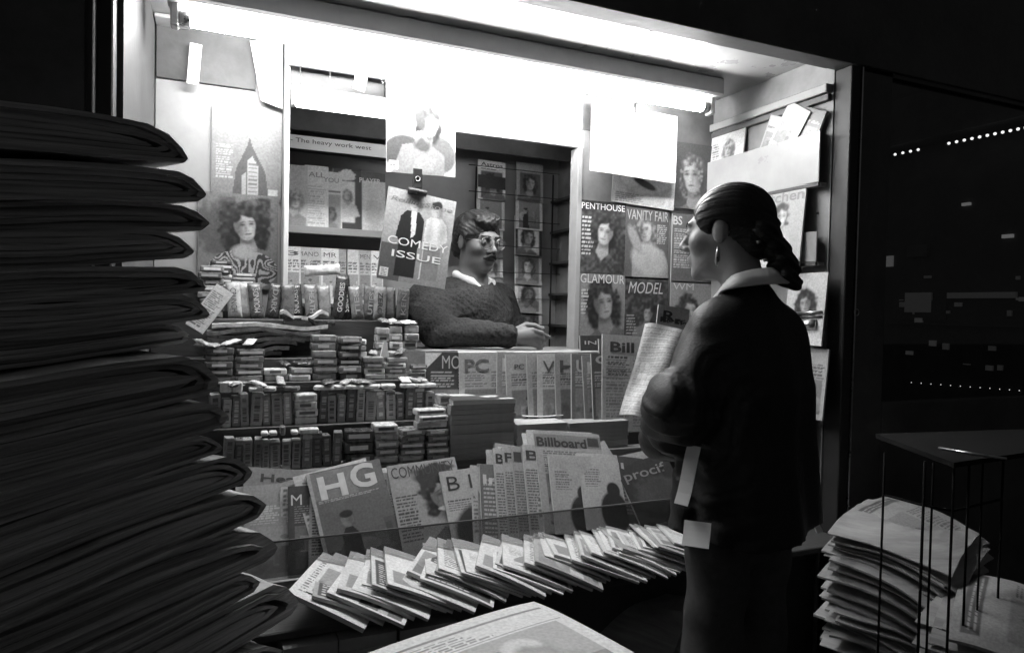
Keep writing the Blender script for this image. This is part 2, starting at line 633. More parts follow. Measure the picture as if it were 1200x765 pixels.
# left panel (behind the portrait magazine), its shade sheet at the top, right panel, header
kb('left_panel', XL + 0.002, X_OP0 - 0.004, YL, YL + 0.02, 0.6, ZC - 0.003, M_wall, 0.002)
zt = P(240, 98, Y=YL - 0.01).z
kb('upper_shade_board', XL + 0.004, P(300, 60, Y=YL - 0.01).x, YL - 0.012, YL - 0.001, zt, ZC - 0.004, M_dgrey, 0.002)  # weaker light at the upper left put into a dark sheet
zs = P(180, 22, Y=YL - 0.05).z
kb('upper_ledge', XL + 0.004, P(222, 25, Y=YL - 0.07).x, YL - 0.09, YL - 0.013, zs - 0.006, zs + 0.006, M_wall, 0.002)
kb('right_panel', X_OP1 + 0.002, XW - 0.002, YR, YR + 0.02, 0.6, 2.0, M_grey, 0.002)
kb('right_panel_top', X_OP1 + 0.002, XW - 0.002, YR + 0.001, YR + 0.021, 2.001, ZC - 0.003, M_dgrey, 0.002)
zh = P(600, 163, Y=YR).z
xh = XP(452, YR)
kb('header_panel', xh, X_OP1, YR, YR + 0.018, zh, ZC - 0.003, M_white, 0.002)
kb('hatch_jamb', X_OP1 - 0.022, X_OP1 - 0.001, YR - 0.012, YR + 0.05, 1.10, zh - 0.003, M_wall, 0.002)
X_IN = XP(652, YB, 300)
kb('hatch_side', X_IN, X_IN + 0.02, YR + 0.052, YB - 0.001, 0.6, ZC - 0.005, M_grey, 0.002)
for k in range(5):
    z = 1.22 + 0.15 * k
    kb('hatch_side_shelf', X_IN - 0.04, X_IN - 0.001, YR + 0.10, YB - 0.002, z, z + 0.012, M_dgrey, 0.001)
# left part of the hatch: white roller band, dark slot, printed strip
za, zb2 = P(390, 105, Y=YR + .03).z, P(390, 128, Y=YR + .03).z
bl = empty('booth_light', ((X_OP0 + X_OP1) / 2, YR + 0.055, (za + zb2) / 2), None, 'white glowing batten light inside the hatch, below the dark slot', 'light')
_hx = (X_OP1 - X_OP0) / 2 - 0.03
box('diffuser', -_hx, _hx, -0.018, 0.018, -(za - zb2) / 2, (za - zb2) / 2 - 0.012, emis('batten_glow', 7.5), bl, 0.006)
box('backplate', -_hx - 0.005, _hx + 0.005, -0.02, 0.02, (za - zb2) / 2 - 0.0115, (za - zb2) / 2, M_fix, bl, 0.002)
for _s in (-1, 1):
    box('end_cap', _s * (_hx + 0.007) - 0.006, _s * (_hx + 0.007) + 0.006, -0.02, 0.02, -(za - zb2) / 2, (za - zb2) / 2, M_white, bl, 0.002)
kb('slot_board', X_OP0, xh - 0.003, YR + 0.07, YR + 0.085, za - 0.03, P(390, 60, Y=YR + .08).z, M_dgrey, 0.002)
kb('upper_band', X_OP0, xh - 0.003, YR + 0.012, YR + 0.03, P(390, 84, Y=YR + .02).z, ZC - 0.004, M_white, 0.002)
kb('left_jamb', X_OP0 - 0.002, X_OP0 + 0.014, YR + 0.06, YL + 0.02, 1.3, ZC - 0.006, M_white, 0.002)

# rear shelves inside, with lips
z1 = P(390, 271, Y=YB - .12).z
z2 = P(390, 352, Y=YB - .12).z
xr0, xr1 = XL + 0.01, XP(470, YB - .1)
kb('rear_shelf', xr0, xr1 + 0.25, YB - 0.13, YB - 0.001, z1 - 0.014, z1, M_wall, 0.002)
kb('rear_shelf_lip', xr0, xr1 + 0.25, YB - 0.142, YB - 0.131, z1 - 0.018, z1 + 0.012, M_wall, 0.002)
kb('rear_shelf', xr0, xr1 + 0.25, YB - 0.14, YB - 0.001, z2 - 0.03, z2 - 0.014, M_dgrey, 0.002)
zz = P(390, 178, Y=YB - .1).z
kb('rear_shelf', xr0, xr1 + 0.1, YB - 0.16, YB - 0.001, zz + 0.005, zz + 0.02, M_dgrey, 0.002)
kb('dark_valance', xr0, xr1 + 0.8, YB - 0.22, YB - 0.205, P(390, 158, Y=YB - .2).z, ZC - 0.006, M_dgrey, 0.002)

# counter, steps for sweets, bottom shelf, low rack
Z_S = {0: 0.820, 1: 0.936, 2: 1.060, 3: 1.128, 4: 1.250, 5: 1.335}
Y_S = {0: 2.05, 1: 2.135, 2: 2.215, 3: 2.295, 4: 2.375, 5: 2.448}
X_ST = XP(500, 2.25)
X_S0 = XP(770, 2.05)
kb('bottom_shelf', XL + 0.002, X_S0, Y_S[0], 2.30, Z_S[0] - 0.035, Z_S[0], M_wood, 0.004)
for i in range(1, 4):
    kb('sweet_step', XL + 0.003, X_ST, Y_S[i], Y_S[i + 1] - 0.001, Z_S[0] + 0.0006, Z_S[i], M_dwood, 0.003)
kb('sweet_step', XL + 0.003, X_ST, Y_S[4], YL - 0.003, Z_S[0] + 0.0006, Z_S[4], M_dwood, 0.003)
kb('sweet_step', XL + 0.004, XP(306, YL), Y_S[5], YL - 0.004, Z_S[4] + 0.0006, Z_S[5], M_dwood, 0.002)
ZCT = 1.150
kb('counter_riser', X_ST + 0.003, X_OP1 + 0.25, 2.275, 2.295, Z_S[0] + 0.0006, ZCT - 0.026, M_dwood, 0.002)
kb('counter_top', X_ST + 0.002, X_OP1 + 0.06, 2.235, 2.52, ZCT - 0.025, ZCT, mat('counter_laminate', 0.30, 0.35, 0.4, 0.3, 5.0), 0.004)
ZK = 0.560
kb('rack_back', XL + 0.003, XW - 0.003, 2.055, 2.075, 0.02, Z_S[0] - 0.036, M_dwood, 0.002)
kb('rack_board', XL + 0.003, XW - 0.003, 1.60, 2.054, ZK - 0.02, ZK, M_dwood, 0.003)
kb('rack_stop', XL + 0.004, XW - 0.004, 1.842, 1.853, ZK + 0.0006, ZK + 0.022, M_grey, 0.002)
kb('base_panel', XL - 0.01, XW, 1.745, 1.765, 0.0, ZK - 0.021, M_dark, 0.003)
zcd = P(540, 612, Y=1.80).z
pm = bpy.data.materials.new('smoked_plastic'); pm.use_nodes = True
_pt = pm.node_tree; _pt.nodes.remove(_pt.nodes['Principled BSDF'])
_p1 = _pt.nodes.new('ShaderNodeBsdfTransparent'); _p1.inputs['Color'].default_value = (0.62, 0.62, 0.62, 1)
_p2 = _pt.nodes.new('ShaderNodeBsdfGlossy'); _p2.inputs['Roughness'].default_value = 0.25
_p3 = _pt.nodes.new('ShaderNodeMixShader'); _p3.inputs[0].default_value = 0.02
_pt.links.new(_p1.outputs[0], _p3.inputs[1]); _pt.links.new(_p2.outputs[0], _p3.inputs[2]); _pt.links.new(_p3.outputs[0], _pt.nodes['Material Output'].inputs['Surface'])
kb('retaining_pane', XL + 0.006, XW - 0.006, 1.799, 1.803, ZK + 0.05, zcd, pm, 0)
kb('pane_edge', XL + 0.006, XW - 0.006, 1.7985, 1.8035, zcd, zcd + 0.004, M_dark, 0)

# right wall: ledges and clear-fronted pockets
M_pocket = mat('milky_plastic', 0.33, 0.3, 0.5, 0.2, 3.0, 0.1, 20.0)
xp = XW - 0.036
pk = []
for (pyt, pyb, mm, ex) in ((147.6, 209, M_pocket, 0), (268, 305, M_grey, 0.0), (384, 436, M_pocket, 0), (470, 560, M_grey, 0)):
    zt_, zb_ = P(981, pyt, X=xp).z, P(981, pyb, X=xp).z
    pk.append((zt_, zb_))
    kb('pocket_front', xp - 0.004, xp, YF + 0.06, YR - 0.004, zb_, zt_, mm, 0.002)
    kb('pocket_ledge', xp + 0.001, XW - 0.001, YF + 0.058, YR - 0.003, zb_ - 0.012, zb_, M_wall, 0.002)
    kb('ledge_edge', xp - 0.006, xp + 0.0005, YF + 0.06, YR - 0.004, zb_ - 0.014, zb_ - 0.001, M_dwood, 0.001)
zr = P(980, 93, X=XW - 0.03).z
kb('wall_rail', XW - 0.03, XW - 0.001, YF + 0.05, YR - 0.005, zr - 0.03, zr, M_wall, 0.003)
kb('wall_batten', XW - 0.02, XW - 0.001, YF + 0.05, YR - 0.005, zr - 0.055, zr - 0.033, M_dgrey, 0.002)
for (px, py) in ((900, 163), (958, 250), (930, 152)):
    q = P(px, py, X=XW - 0.003)
    s = link('screw', box_me(-0.003, 0.001, -0.004, 0.004, -0.004, 0.004, 0.001), kiosk, M_black_metal)
    s.location = q - K0
s = link('screw', tube_me([(0, 0, 0), (0, 0, -0.012)], 0.006, 8), kiosk, M_black_metal)
s.location = P(763, 33, Z=ZC) - K0

# left outer shutter, dark
sh = empty('folded_shutter', (-0.8, YF - 0.03, 0), None, 'black folded shutter panel behind the tall newspaper pile', 'shutter')
for k in range(3):
    x0 = -1.45 + k * 0.40
    box('leaf', x0 + 0.8, x0 + 0.395 + 0.8, -0.02, 0.02, 0.02, 2.13, M_dark, sh, 0.004)
box('edge_trim', 0.545, 0.558, -0.028, 0.03, 0.02, 2.13, mat('black_post', .02, .6), sh, 0.002)

# ================================================================== fluorescent fitting
YT, ZT = 2.15, 2.092
xt0, xt1 = P(205, 10, Y=YT).x, P(832, 128, Y=YT).x
fx = empty('fluorescent_fitting', ((xt0 + xt1) / 2, YT, ZC), None, 'long glowing fluorescent tube fitting under the kiosk ceiling', 'light')
hl = (xt1 - xt0) / 2
box('housing', -hl - 0.02, hl + 0.03, -0.05, 0.05, -0.072, -0.001, M_fix, fx, 0.008)
tb = link('tube', tube_me([(-hl + 0.012, 0, ZT - ZC), (hl - 0.012, 0, ZT - ZC)], 0.019, 16), fx, emis('tube_glow', TUBE_L))
for s in (-1, 1):
    lh = link('lamp_holder', box_me(-0.011, 0.011, -0.02, 0.02, -0.135, -0.070, 0.004), fx, mat('lamp_holder_plastic', 0.6, 0.4))
    lh.location = (s * (hl - 0.0), 0, 0)
    link('end_cap', tube_me([(s * (hl - 0.040), 0, ZT - ZC), (s * (hl - 0.0105), 0, ZT - ZC)], 0.0195, 16), fx, M_steel)

# ================================================================== glazed door standing open on the right
XD0, XD1, YD = XW + 0.056, 3.05, YF - 0.005
door = empty('glazed_door', ((XD0 + XD1) / 2, YD, 0), None, 'dark glazed kiosk door with ring handle, night street reflections built behind it', 'door')
dc = (XD0 + XD1) / 2


def db(name, x0, x1, z0, z1, m, y0=-0.018, y1=0.018):
    return box(name, x0 - dc, x1 - dc, y0, y1, z0, z1, m, door, 0.003)


zg0, zg1 = P(1100, 468, Y=YD).z, P(1100, 95, Y=YD).z
xg0 = P(1034, 300, Y=YD).x
db('stile', XD0, xg0, 0.03, 2.125, M_dark)
db('stile', XD1 - 0.09, XD1, 0.03, 2.125, M_dark)
db('bottom_panel', xg0 + 0.001, XD1 - 0.091, 0.03, zg0, M_dark)
db('top_rail', xg0 + 0.001, XD1 - 0.091, zg1, 2.125, M_dark)
gm = bpy.data.materials.new('tinted_glass')
gm.use_nodes = True
_nt = gm.node_tree
_nt.nodes.remove(_nt.nodes['Principled BSDF'])
_tr = _nt.nodes.new('ShaderNodeBsdfTransparent'); _tr.inputs['Color'].default_value = (0.75, 0.75, 0.75, 1)
_gl = _nt.nodes.new('ShaderNodeBsdfGlossy'); _gl.inputs['Roughness'].default_value = 0.03
_fr = _nt.nodes.new('ShaderNodeValue'); _fr.outputs[0].default_value = 0.05
_mx = _nt.nodes.new('ShaderNodeMixShader')
_nt.links.new(_fr.outputs[0], _mx.inputs[0]); _nt.links.new(_tr.outputs[0], _mx.inputs[1]); _nt.links.new(_gl.outputs[0], _mx.inputs[2])
_nt.links.new(_mx.outputs[0], _nt.nodes['Material Output'].inputs['Surface'])
MATS['glass'] = gm
db('pane', xg0 + 0.002, XD1 - 0.092, zg0 + 0.002, zg1 - 0.002, gm, -0.003, 0.003)
q = P(1003, 366, Y=YD - 0.024)
ring = [(0.011 * math.cos(a * math.pi / 12), -0.002, 0.011 * math.sin(a * math.pi / 12)) for a in range(25)]
rg = link('ring_handle', tube_me(ring, 0.0018, 6, False), door, M_steel)
rg.location = (q.x - dc, -0.024, q.z)

# ================================================================== door-glass reflections built as a shop beyond the pane
XS = 6.0
shop = empty('reflected_shop', (XS + 1.5, 4.6, 0), None, 'dark shop with bulb-lined canopy behind the door glass, built for its reflections', 'building')
SO = Vector((XS + 1.5, 4.6, 0))


def sb(name, x0, x1, y0, y1, z0, z1, m, bev=0.0):
    return box(name, x0 - SO.x, x1 - SO.x, y0 - SO.y, y1 - SO.y, z0, z1, m, shop, bev)


sb('wall', XS + 0.05, XS + 3, 2.0, 9.0, 0, 6.0, M_dark)
zc_ = P(1120, 167, X=XS).z
sb('canopy', XS - 0.25, XS + 0.049, 2.2, 6.0, zc_ + 0.03, zc_ + 0.45, M_dgrey)
mb = emis('bulb_glow', 2.2)
bm_ = bmesh.new(); bmesh.ops.create_icosphere(bm_, subdivisions=1, radius=0.013)
bme = bpy.data.meshes.new('bulb'); bm_.to_mesh(bme); bm_.free(); bme.materials.append(mb)
for i in range(19):
    px = 1040 + i * 9.0
    if 4 < i < 8:
        continue
    q = P(px, 183 - (px - 1040) * 33 / 160, X=XS - 0.27)
    o = link('bulb', bme, shop); o.location = q - SO
for i in range(13):  # lower dots: reflections made as small glowing balls
    px = 1068 + i * 11.5
    q = P(px, 448 + (px - 1068) * 0.075, X=XS - 0.02)
    o = link('bulb', bme, shop); o.location = q - SO
    o.scale = (0.28, 0.28, 0.28)


def shop_rect(name, px0, px1, py0, py1, m, dx):
    a, b = P(px0, py0, X=XS), P(px1, py1, X=XS)
    y0, y1 = min(a.y, b.y), max(a.y, b.y)
    z0, z1 = min(a.z, b.z), max(a.z, b.z)
    return sb(name, XS + 0.05 - dx, XS + 0.049, y0, y1, z0, z1, m)


shop_rect('lit_window', 1058, 1088, 343, 366, emis('window_glow', 0.005), 0.02)
shop_rect('lit_window', 1035, 1043, 300, 312, emis('window_glow2', 0.07), 0.02)
shop_rect('sign_strip', 1108, 1188, 343, 349, emis('sign_glow', 0.006), 0.03)
shop_rect('sign_strip', 1125, 1134, 238, 240, emis('dash_glow', 0.16), 0.03)
shop_rect('sign_strip', 1172, 1184, 275, 278, emis('dash_glow', 0.16), 0.03)
shop_rect('window_frame', 1044, 1105, 352, 376, mat('dim_frame', 0.08), 0.015)
shop_rect('parapet', 1036, 1200, 378, 384, M_dgrey, 0.05)
_rw = np.random.RandomState(33)
for _i in range(20):
    _px, _py = _rw.uniform(1042, 1192), _rw.choice([322, 350, 356, 362, 372, 400, 408, 428]) + _rw.uniform(-3, 3)
    _w, _h = _rw.uniform(2, 9), _rw.uniform(2, 8)
    shop_rect('dim_window', _px, _px + _w, _py, _py + _h, emis('dim_window_%d' % (_i % 4), (.003, .005, .008, .018)[_i % 4]), 0.012 + .0004 * _i)
sg = shop_rect('oval_plaque', 1062, 1085, 288, 300, mat('dim_plaque', 0.12), 0.04)
# ================================================================== newspapers
def newsprint(key='newsprint', v=0.42):
    return paper_edge(key, v, 110.0)


def newspaper_mesh(L, D, T, n, seed, point=0.6, wob=0.006, droop=None, ext=7):
    """folded broadsheet: nested hairpin sections, fold at +x (tip at x = 0), extruded along y 0..D, base z = 0"""
    r = np.random.RandomState(seed)
    verts, faces = [], []
    ph = r.rand(6) * 6.28
    for k in range(n):
        half = T / 2 * (1 - k / n)
        th = T / 2 / n * 0.955
        tip = -k * T * (0.14 + 0.2 * r.rand()) - 0.004 * r.rand()
        bl = T * 2.0
        prof = []
        m = 5
        ss = [-L + 0.012 * r.rand()] + list(np.linspace(-L * 0.8, tip - bl, 6))
        for s in ss:
            prof.append((s, half))
        tw, lw = T * (.7 + .6 * r.rand()), -.35 - .35 * r.rand()
        for (ds, fz) in ((.9, .86), (.42, .45), (.12, lw * .3), (0.0, lw), (.10, lw - .22), (.34, -.93)):
            prof.append((tip - ds * tw, half * fz))
        for s in reversed(ss):
            prof.append((s, -half))
        inner = []
        for (s, z) in prof:
            inner.append((s - (th * 1.5 if abs(z) < half * .9 else 0), z * max(0.02, (half - th) / half)))
        loop = prof + inner[::-1]
        nl = len(loop)
        base = len(verts)
        sh = (r.rand(ext + 1) - 0.5) * 0.008
        ys = r.uniform(-.007, .007)
        for e in range(ext + 1):
            y = D * e / ext + (ys if e == 0 else 0)
            for (s, z) in loop:
                w1 = wob * (0.6 * math.sin(s * 14 + ph[0] + e * .3) + 0.4 * math.sin(s * 31 + ph[1])) * min(1.0, -s / 0.1 + .3)
                zz = z + T / 2 + w1 + 0.3 * wob * math.sin(y * 18 + ph[2])
                x = s + sh[e]
                if droop is not None:
                    zz += droop(x, y)
                verts.append((x, y, zz))
        for e in range(ext):
            for i in range(nl):
                j = (i + 1) % nl
                faces.append((base + e * nl + i, base + (e + 1) * nl + i, base + (e + 1) * nl + j, base + e * nl + j))
        h = len(prof)
        for e, fl in ((0, False), (ext, True)):
            for i in range(h - 1):
                a, b = base + e * nl + i, base + e * nl + i + 1
                c, d = base + e * nl + nl - 2 - i, base + e * nl + nl - 1 - i
                faces.append((a, b, c, d) if not fl else (d, c, b, a))
    me = mesh(verts, faces, False)
    return me


# --- tall pile in the left foreground (tips measured in the photograph)
NE = 55.0
e1 = Vector((math.sin(R(NE)), math.cos(R(NE)), 0))
rzN = math.atan2(e1.y, e1.x)
corner0 = P(232, 300, Y=0.93)
tips = [(222, 150, 46), (248, 215, 40), (246, 252, 34), (232, 292, 38), (241, 328, 38), (243, 370, 36), (226, 402, 28),
        (262, 445, 58), (274, 492, 42), (262, 524, 30), (298, 566, 46), (314, 606, 46), (331, 668, 62), (308, 704, 34), (358, 756, 62)]
z_top = P(200, 150, Y=0.93).z
zb = z_top
pl = []
for i, (tx, ty, th) in enumerate(tips):
    T = th / FOC * 0.80
    pl.append((tx, T))
    zb -= T
# continue below the frame down to the pavement
below = 0
while zb > 0.06:
    T = 0.046
    pl.append((335 + 12 * math.sin(below * 1.7), T)); zb -= T; below += 1
    if below == 2:
        break
z_stand = zb
z = z_top
NP = len(tips)
names_n = ['topmost', 'second from top', 'third from top', 'fourth from top', 'fifth from top', 'sixth from top', 'seventh from top', 'eighth from top',
           'ninth from top', 'tenth from top', 'eleventh from top', 'twelfth from top', 'thirteenth from top', 'fourteenth from top', 'fifteenth from top']
for i, (tx, T) in enumerate(pl):
    z -= T
    # slide along the face direction so that the fold reaches its measured pixel column
    best = None
    c0_ = corner0 + (Vector((e1.y, -e1.x, 0)) * (.05 if 7 <= i else 0.0 if i else .012)) + Vector((e1.y, -e1.x, 0)) * random.uniform(-.008, .008)
    for s in np.linspace(-0.25, 0.35, 121):
        q = c0_ + e1 * float(s); q.z = z + T / 2
        v = CAM_R.transposed() @ (q - Vector((0, 0, CAM_Z)))
        pxx = 600 + FOC * v.x / -v.z
        if best is None or abs(pxx - tx) < best[0]:
            best = (abs(pxx - tx), q)
    q = best[1]
    n = 4 if T > 0.044 else 3
    me = newspaper_mesh(0.42, 0.30, T * 0.985, n, 40 + i, 0.6 + 0.5 * random.random(), 0.0035 if i else 0.002)
    lab = ('thick folded newspaper, %s in the tall dark pile at left' % names_n[i]) if i < NP else 'folded newspaper %s the tall dark pile at left' % ('lowest but one in' if i == NP else 'at the very bottom of')
    o = link('newspaper', me, None, paper_edge('newsprint_pile', .42, 230.0, .62))
    o.location = (q.x, q.y, z)
    o.rotation_euler = (0, R(-6.0 + random.uniform(-.5, .5)), rzN + R(random.uniform(-3, 3)))
    tag(o, lab, 'newspaper', 'newspapers of the tall left pile')

def stand(name, cx, cy, rz, w, d, h, label):
    e = empty(name, (cx, cy, 0), (0, 0, rz), label, 'stand')
    box('top', -w / 2, w / 2, -d / 2, d / 2, h - .018, h - .0008, M_dwood, e, .003)
    for sx in (-1, 1):
        for sy in (-1, 1):
            box('leg', sx * (w / 2 - .03) - .02, sx * (w / 2 - .03) + .02, sy * (d / 2 - .03) - .02, sy * (d / 2 - .03) + .02, 0, h - .019, M_dwood, e, .003)
    for sy in (-1, 1):
        box('rail', -w / 2 + .06, w / 2 - .06, sy * (d / 2 - .03) - .01, sy * (d / 2 - .03) + .01, h - .08, h - .02, M_dwood, e, .003)
    return e


_sc = corner0 - e1 * .17 + Vector((-e1.y, e1.x, 0)) * .15
stand('newspaper_stand', _sc.x, _sc.y, rzN, .46, .34, z_stand - .05, 'dark wooden stand under the tall newspaper pile')

# --- bright front page in the bottom foreground and the pile below it
A = Art(0.36, 0.30, 0.0022, 0.82, 3)
A.rect(.04, .96, .735, .75, .25); A.rect(.04, .96, .60, .603, .3)
A.scene(.30, .92, .12, .585, .16, .78, 2)
A.ell(.62, .44, .10, .10, .70, .2, -.4); A.ell(.55, .30, .22, .12, .28, .3, .5, .4)
A.lines(.04, .27, .10, .58, 14, .35); A.lines(.04, .96, .02, .09, 2, .4); A.lines(.04, .62, .615, .72, 3, .3, .5)
A.grain(0.05, 14)
ZP = 0.800
pc = P(626, 697, Z=ZP)                       # far corner
pl_ = P(410, 765, Z=ZP); pr_ = P(730, 765, Z=ZP)
ex = (pc - pl_).normalized()                 # along the far edge, to the right
ang = math.atan2(ex.y, ex.x)
ey = Vector((-ex.y, ex.x, 0))
W, H = 0.36, 0.30
base_pt = pc - ex * (W / 2) - ey * H


def sheet_bend(w, h, s):
    def f(x, z):
        return s * (np.abs(2 * x / w) ** 3) + s * 1.0 * (np.abs((z / h) * 2 - 1) ** 3)
    return f


zz = ZP
r5 = np.random.RandomState(5)
fp = empty('newspaper', (base_pt.x, base_pt.y, ZP - 0.006), Matrix.Rotation(ang, 3, 'Z') @ Matrix.Rotation(R(-90), 3, 'X'),
           'bright newspaper with grey photograph lying on top in the bottom foreground', 'newspaper')
bf_ = sheet_bend(W, H, 0.006)
link('pages', page_block(W, H, 0.012, bf_, 15, 13), fp, newsprint('newsprint_white', 0.7))
link('front_page', print_grid(A, W, H, -0.0068, bf_), fp)
z = ZP - 0.0125
i = 0
while i < 8:
    T = 0.022 + 0.010 * r5.rand()
    me = page_block(W * 0.98, H * 0.98, T * 0.97, None, 5, 5)
    o = link('newspaper', me, None, newsprint('newsprint_side', 0.5))
    a2 = ang + R(r5.uniform(-3, 3))
    o.rotation_euler = (Matrix.Rotation(a2, 3, 'Z') @ Matrix.Rotation(R(-90), 3, 'X')).to_euler()
    o.location = (base_pt.x + r5.uniform(-.008, .006), base_pt.y - 0.01 + r5.uniform(-.008, .0), z - T / 2 - 0.001)
    tag(o, '%s newspaper below the bright front page in its pile' % ORD[i], 'newspaper', 'newspapers under the bright front page')
    z -= T + 0.0005
    i += 1


_c = base_pt + ey * .15
stand('newspaper_stand', _c.x, _c.y, ang, .38, .32, z, 'dark wooden stand under the bright front page pile')

# --- two drooping piles at the lower right
def loose_sheet(w, d, T, droop, seed, nx=14, ny=12):
    r = np.random.RandomState(seed)
    p = r.rand(6) * 6.28
    verts, faces = [], []
    for s in (1, 0):
        for j in range(ny + 1):
            for i in range(nx + 1):
                u, v = i / nx, j / ny
                x, y = (u - 0.5) * w, (v - 0.5) * d
                c = droop(u, v)
                wv = 0.0025 * math.sin(9 * u + p[0]) + 0.002 * math.sin(8 * v + p[1]) + 0.0012 * math.sin(23 * u + 11 * v + p[2])
                x2 = x * (1 - 0.25 * abs(c)); y2 = y * (1 - 0.25 * abs(c))
                ed = min(u, 1 - u, v, 1 - v)
                tt = T
                verts.append((x2, y2, c + wv + (tt if s else 0)))
    n1 = (nx + 1) * (ny + 1)
    def I(s, j, i): return s * n1 + j * (nx + 1) + i
    for j in range(ny):
        for i in range(nx):
            faces.append((I(0, j, i), I(0, j, i + 1), I(0, j + 1, i + 1), I(0, j + 1, i)))
            faces.append((I(1, j, i + 1), I(1, j, i), I(1, j + 1, i), I(1, j + 1, i + 1)))
    for i in range(nx):
        faces.append((I(0, 0, i + 1), I(0, 0, i), I(1, 0, i), I(1, 0, i + 1)))
        faces.append((I(0, ny, i), I(0, ny, i + 1), I(1, ny, i + 1), I(1, ny, i)))
    for j in range(ny):
        faces.append((I(0, j, 0), I(0, j + 1, 0), I(1, j + 1, 0), I(1, j, 0)))
        faces.append((I(0, j + 1, nx), I(0, j, nx), I(1, j, nx), I(1, j + 1, nx)))
    return mesh(verts, faces, False)


def printed_news():
    if 'printed_news' in MATS:
        return MATS['printed_news']
    m = mat('printed_news', .5, .8, .2, .2)
    nt = m.node_tree
    tc = [x for x in nt.nodes if x.type == 'TEX_COORD'][0]
    cr = [x for x in nt.nodes if x.type == 'VALTORGB'][0]
    mp = nt.nodes.new('ShaderNodeMapping'); mp.inputs['Scale'].default_value = (40, 260, 1)
    n1 = nt.nodes.new('ShaderNodeTexNoise'); n1.inputs['Scale'].default_value = 1.0; n1.inputs['Detail'].default_value = 2.0
    n2 = nt.nodes.new('ShaderNodeTexNoise'); n2.inputs['Scale'].default_value = 9.0
    nt.links.new(tc.outputs['Object'], mp.inputs['Vector']); nt.links.new(mp.outputs['Vector'], n1.inputs['Vector']); nt.links.new(tc.outputs['Object'], n2.inputs['Vector'])
    mx = nt.nodes.new('ShaderNodeMath'); mx.operation = 'MULTIPLY'
    nt.links.new(n1.outputs['Fac'], mx.inputs[0]); nt.links.new(n2.outputs['Fac'], mx.inputs[1])
    nt.links.new(mx.outputs[0], cr.inputs['Fac'])
    cr.color_ramp.elements[0].position = .17; cr.color_ramp.elements[0].color = (.2, .2, .2, 1)
    cr.color_ramp.elements[1].position = .27; cr.color_ramp.elements[1].color = (.55, .55, .55, 1)
    return m


def sheet_pile(center, w, d, rz, ztop, T, seed, where, dr):
    r = np.random.RandomState(seed)
    z = ztop
    i = 0
    while z > 0.36 and i < 34:
        t = T * (0.5 + 1.1 * r.rand())
        k = dr * (0.6 + 0.7 * r.rand())
        e1_, e2_ = 1.6 + r.rand(), 1.6 + r.rand()
        fn = lambda u, v, k=k, a=e1_, b=e2_: -k * (0.75 * max(0.0, 1 - u * 1.5) ** a * 0.7 + 0.75 * max(0.0, 1 - v * 1.35) ** b + 0.35 * max(0, u - .6) ** 1.5)
        if i:
            me = loose_sheet(w * (0.94 + .12 * r.rand()), d * (0.94 + .12 * r.rand()), t * 0.5, fn, seed * 50 + i)
        else:
            nx_, ny_ = 90, 70
            me = loose_sheet(w, d, t * .5, fn, seed * 50 + i, nx_, ny_)
            B = Art(w, d, w / nx_, .4, seed); asp_ = B.asp
            B.scene(.08, .6, .2 * asp_, .62 * asp_, .06, .6, 3); B.lines(.64, .95, .1 * asp_, .62 * asp_, 10, .15); B.lines(.06, .6, .03, .17 * asp_, 4, .15)
            B.rect(.06, .94, .80 * asp_, .92 * asp_, .12); B.lines(.1, .9, .82 * asp_, .90 * asp_, 1, .5); B.grain(.1)
            n1_ = (nx_ + 1) * (ny_ + 1)
            from_y = np.clip((np.linspace(0, 1, ny_ + 1) * (B.ny - 1)).astype(int), 0, B.ny - 1); from_x = np.clip((np.linspace(0, 1, nx_ + 1) * (B.nx - 1)).astype(int), 0, B.nx - 1)
            top = B.a[np.ix_(from_y, from_x)].reshape(-1)
            c_ = np.concatenate([top, np.full(n1_, .45)])
            at = me.attributes.new('ink', 'FLOAT_COLOR', 'POINT'); at.data.foreach_set('color', np.stack([c_, c_, c_, np.ones_like(c_)], -1).astype(np.float32).reshape(-1))
        o = link('newspaper', me, None, newsprint('newsprint_loose', 0.33) if i else print_mat())
        o.location = (center[0] + r.uniform(-.026, .026), center[1] + r.uniform(-.026, .026), z - t)
        o.rotation_euler = (0, 0, R(rz + r.uniform(-9, 9)))
        lab = where % ((ORD[i] + ' from top') if 0 < i else 'topmost')
        tag(o, lab, 'newspaper', 'newspapers in loose piles at lower right')
        z -= t
        i += 1
    stand('newspaper_stand', center[0], center[1], R(rz), w * .95, d * .95, z - dr * .9, 'dark wooden stand under ' + where.split(' in ')[-1])


c1 = P(1068, 612, Z=0.71)
sheet_pile((c1.x, c1.y), 0.38, 0.30, 22, 0.725, 0.0085, 3, 'limp drooping newspaper, %s in the pile right of the standing customer', 0.085)
c2 = P(1198, 712, Z=0.61)
sheet_pile((c2.x, c2.y), 0.38, 0.30, 20, 0.625, 0.0085, 4, 'limp newspaper, %s in the pile at the bottom right corner', 0.11)

# --- limp bundle leaning against the kiosk base, left of the customer's legs
c3 = P(760, 735, Z=0.40)
def drp3(u, v): return -0.16 * max(0, 1 - u * 1.3) ** 1.6 - 0.02 * v
for i in range(9):
    me = loose_sheet(0.36, 0.26, 0.008, drp3, 300 + i)
    o = link('newspaper', me, None, newsprint('newsprint_loose', 0.33))
    o.location = (c3.x + 0.012 * i % 0.03, c3.y + 0.05, 0.41 - 0.016 * i)
    o.rotation_euler = (R(-4), R(-6), R(28 + random.uniform(-6, 6)))
    tag(o, 'limp newspaper %s in the bundle beside the customer\'s trousers' % ('on top' if i == 0 else ORD[i] + ' from top'), 'newspaper', 'newspapers beside the trousers')
bx = box('crate', c3.x - 0.15, c3.x + 0.17, c3.y - 0.06, c3.y + 0.16, 0.0, 0.10, M_dwood)
tag(bx, 'low dark wooden crate under the limp newspaper bundle', 'crate')

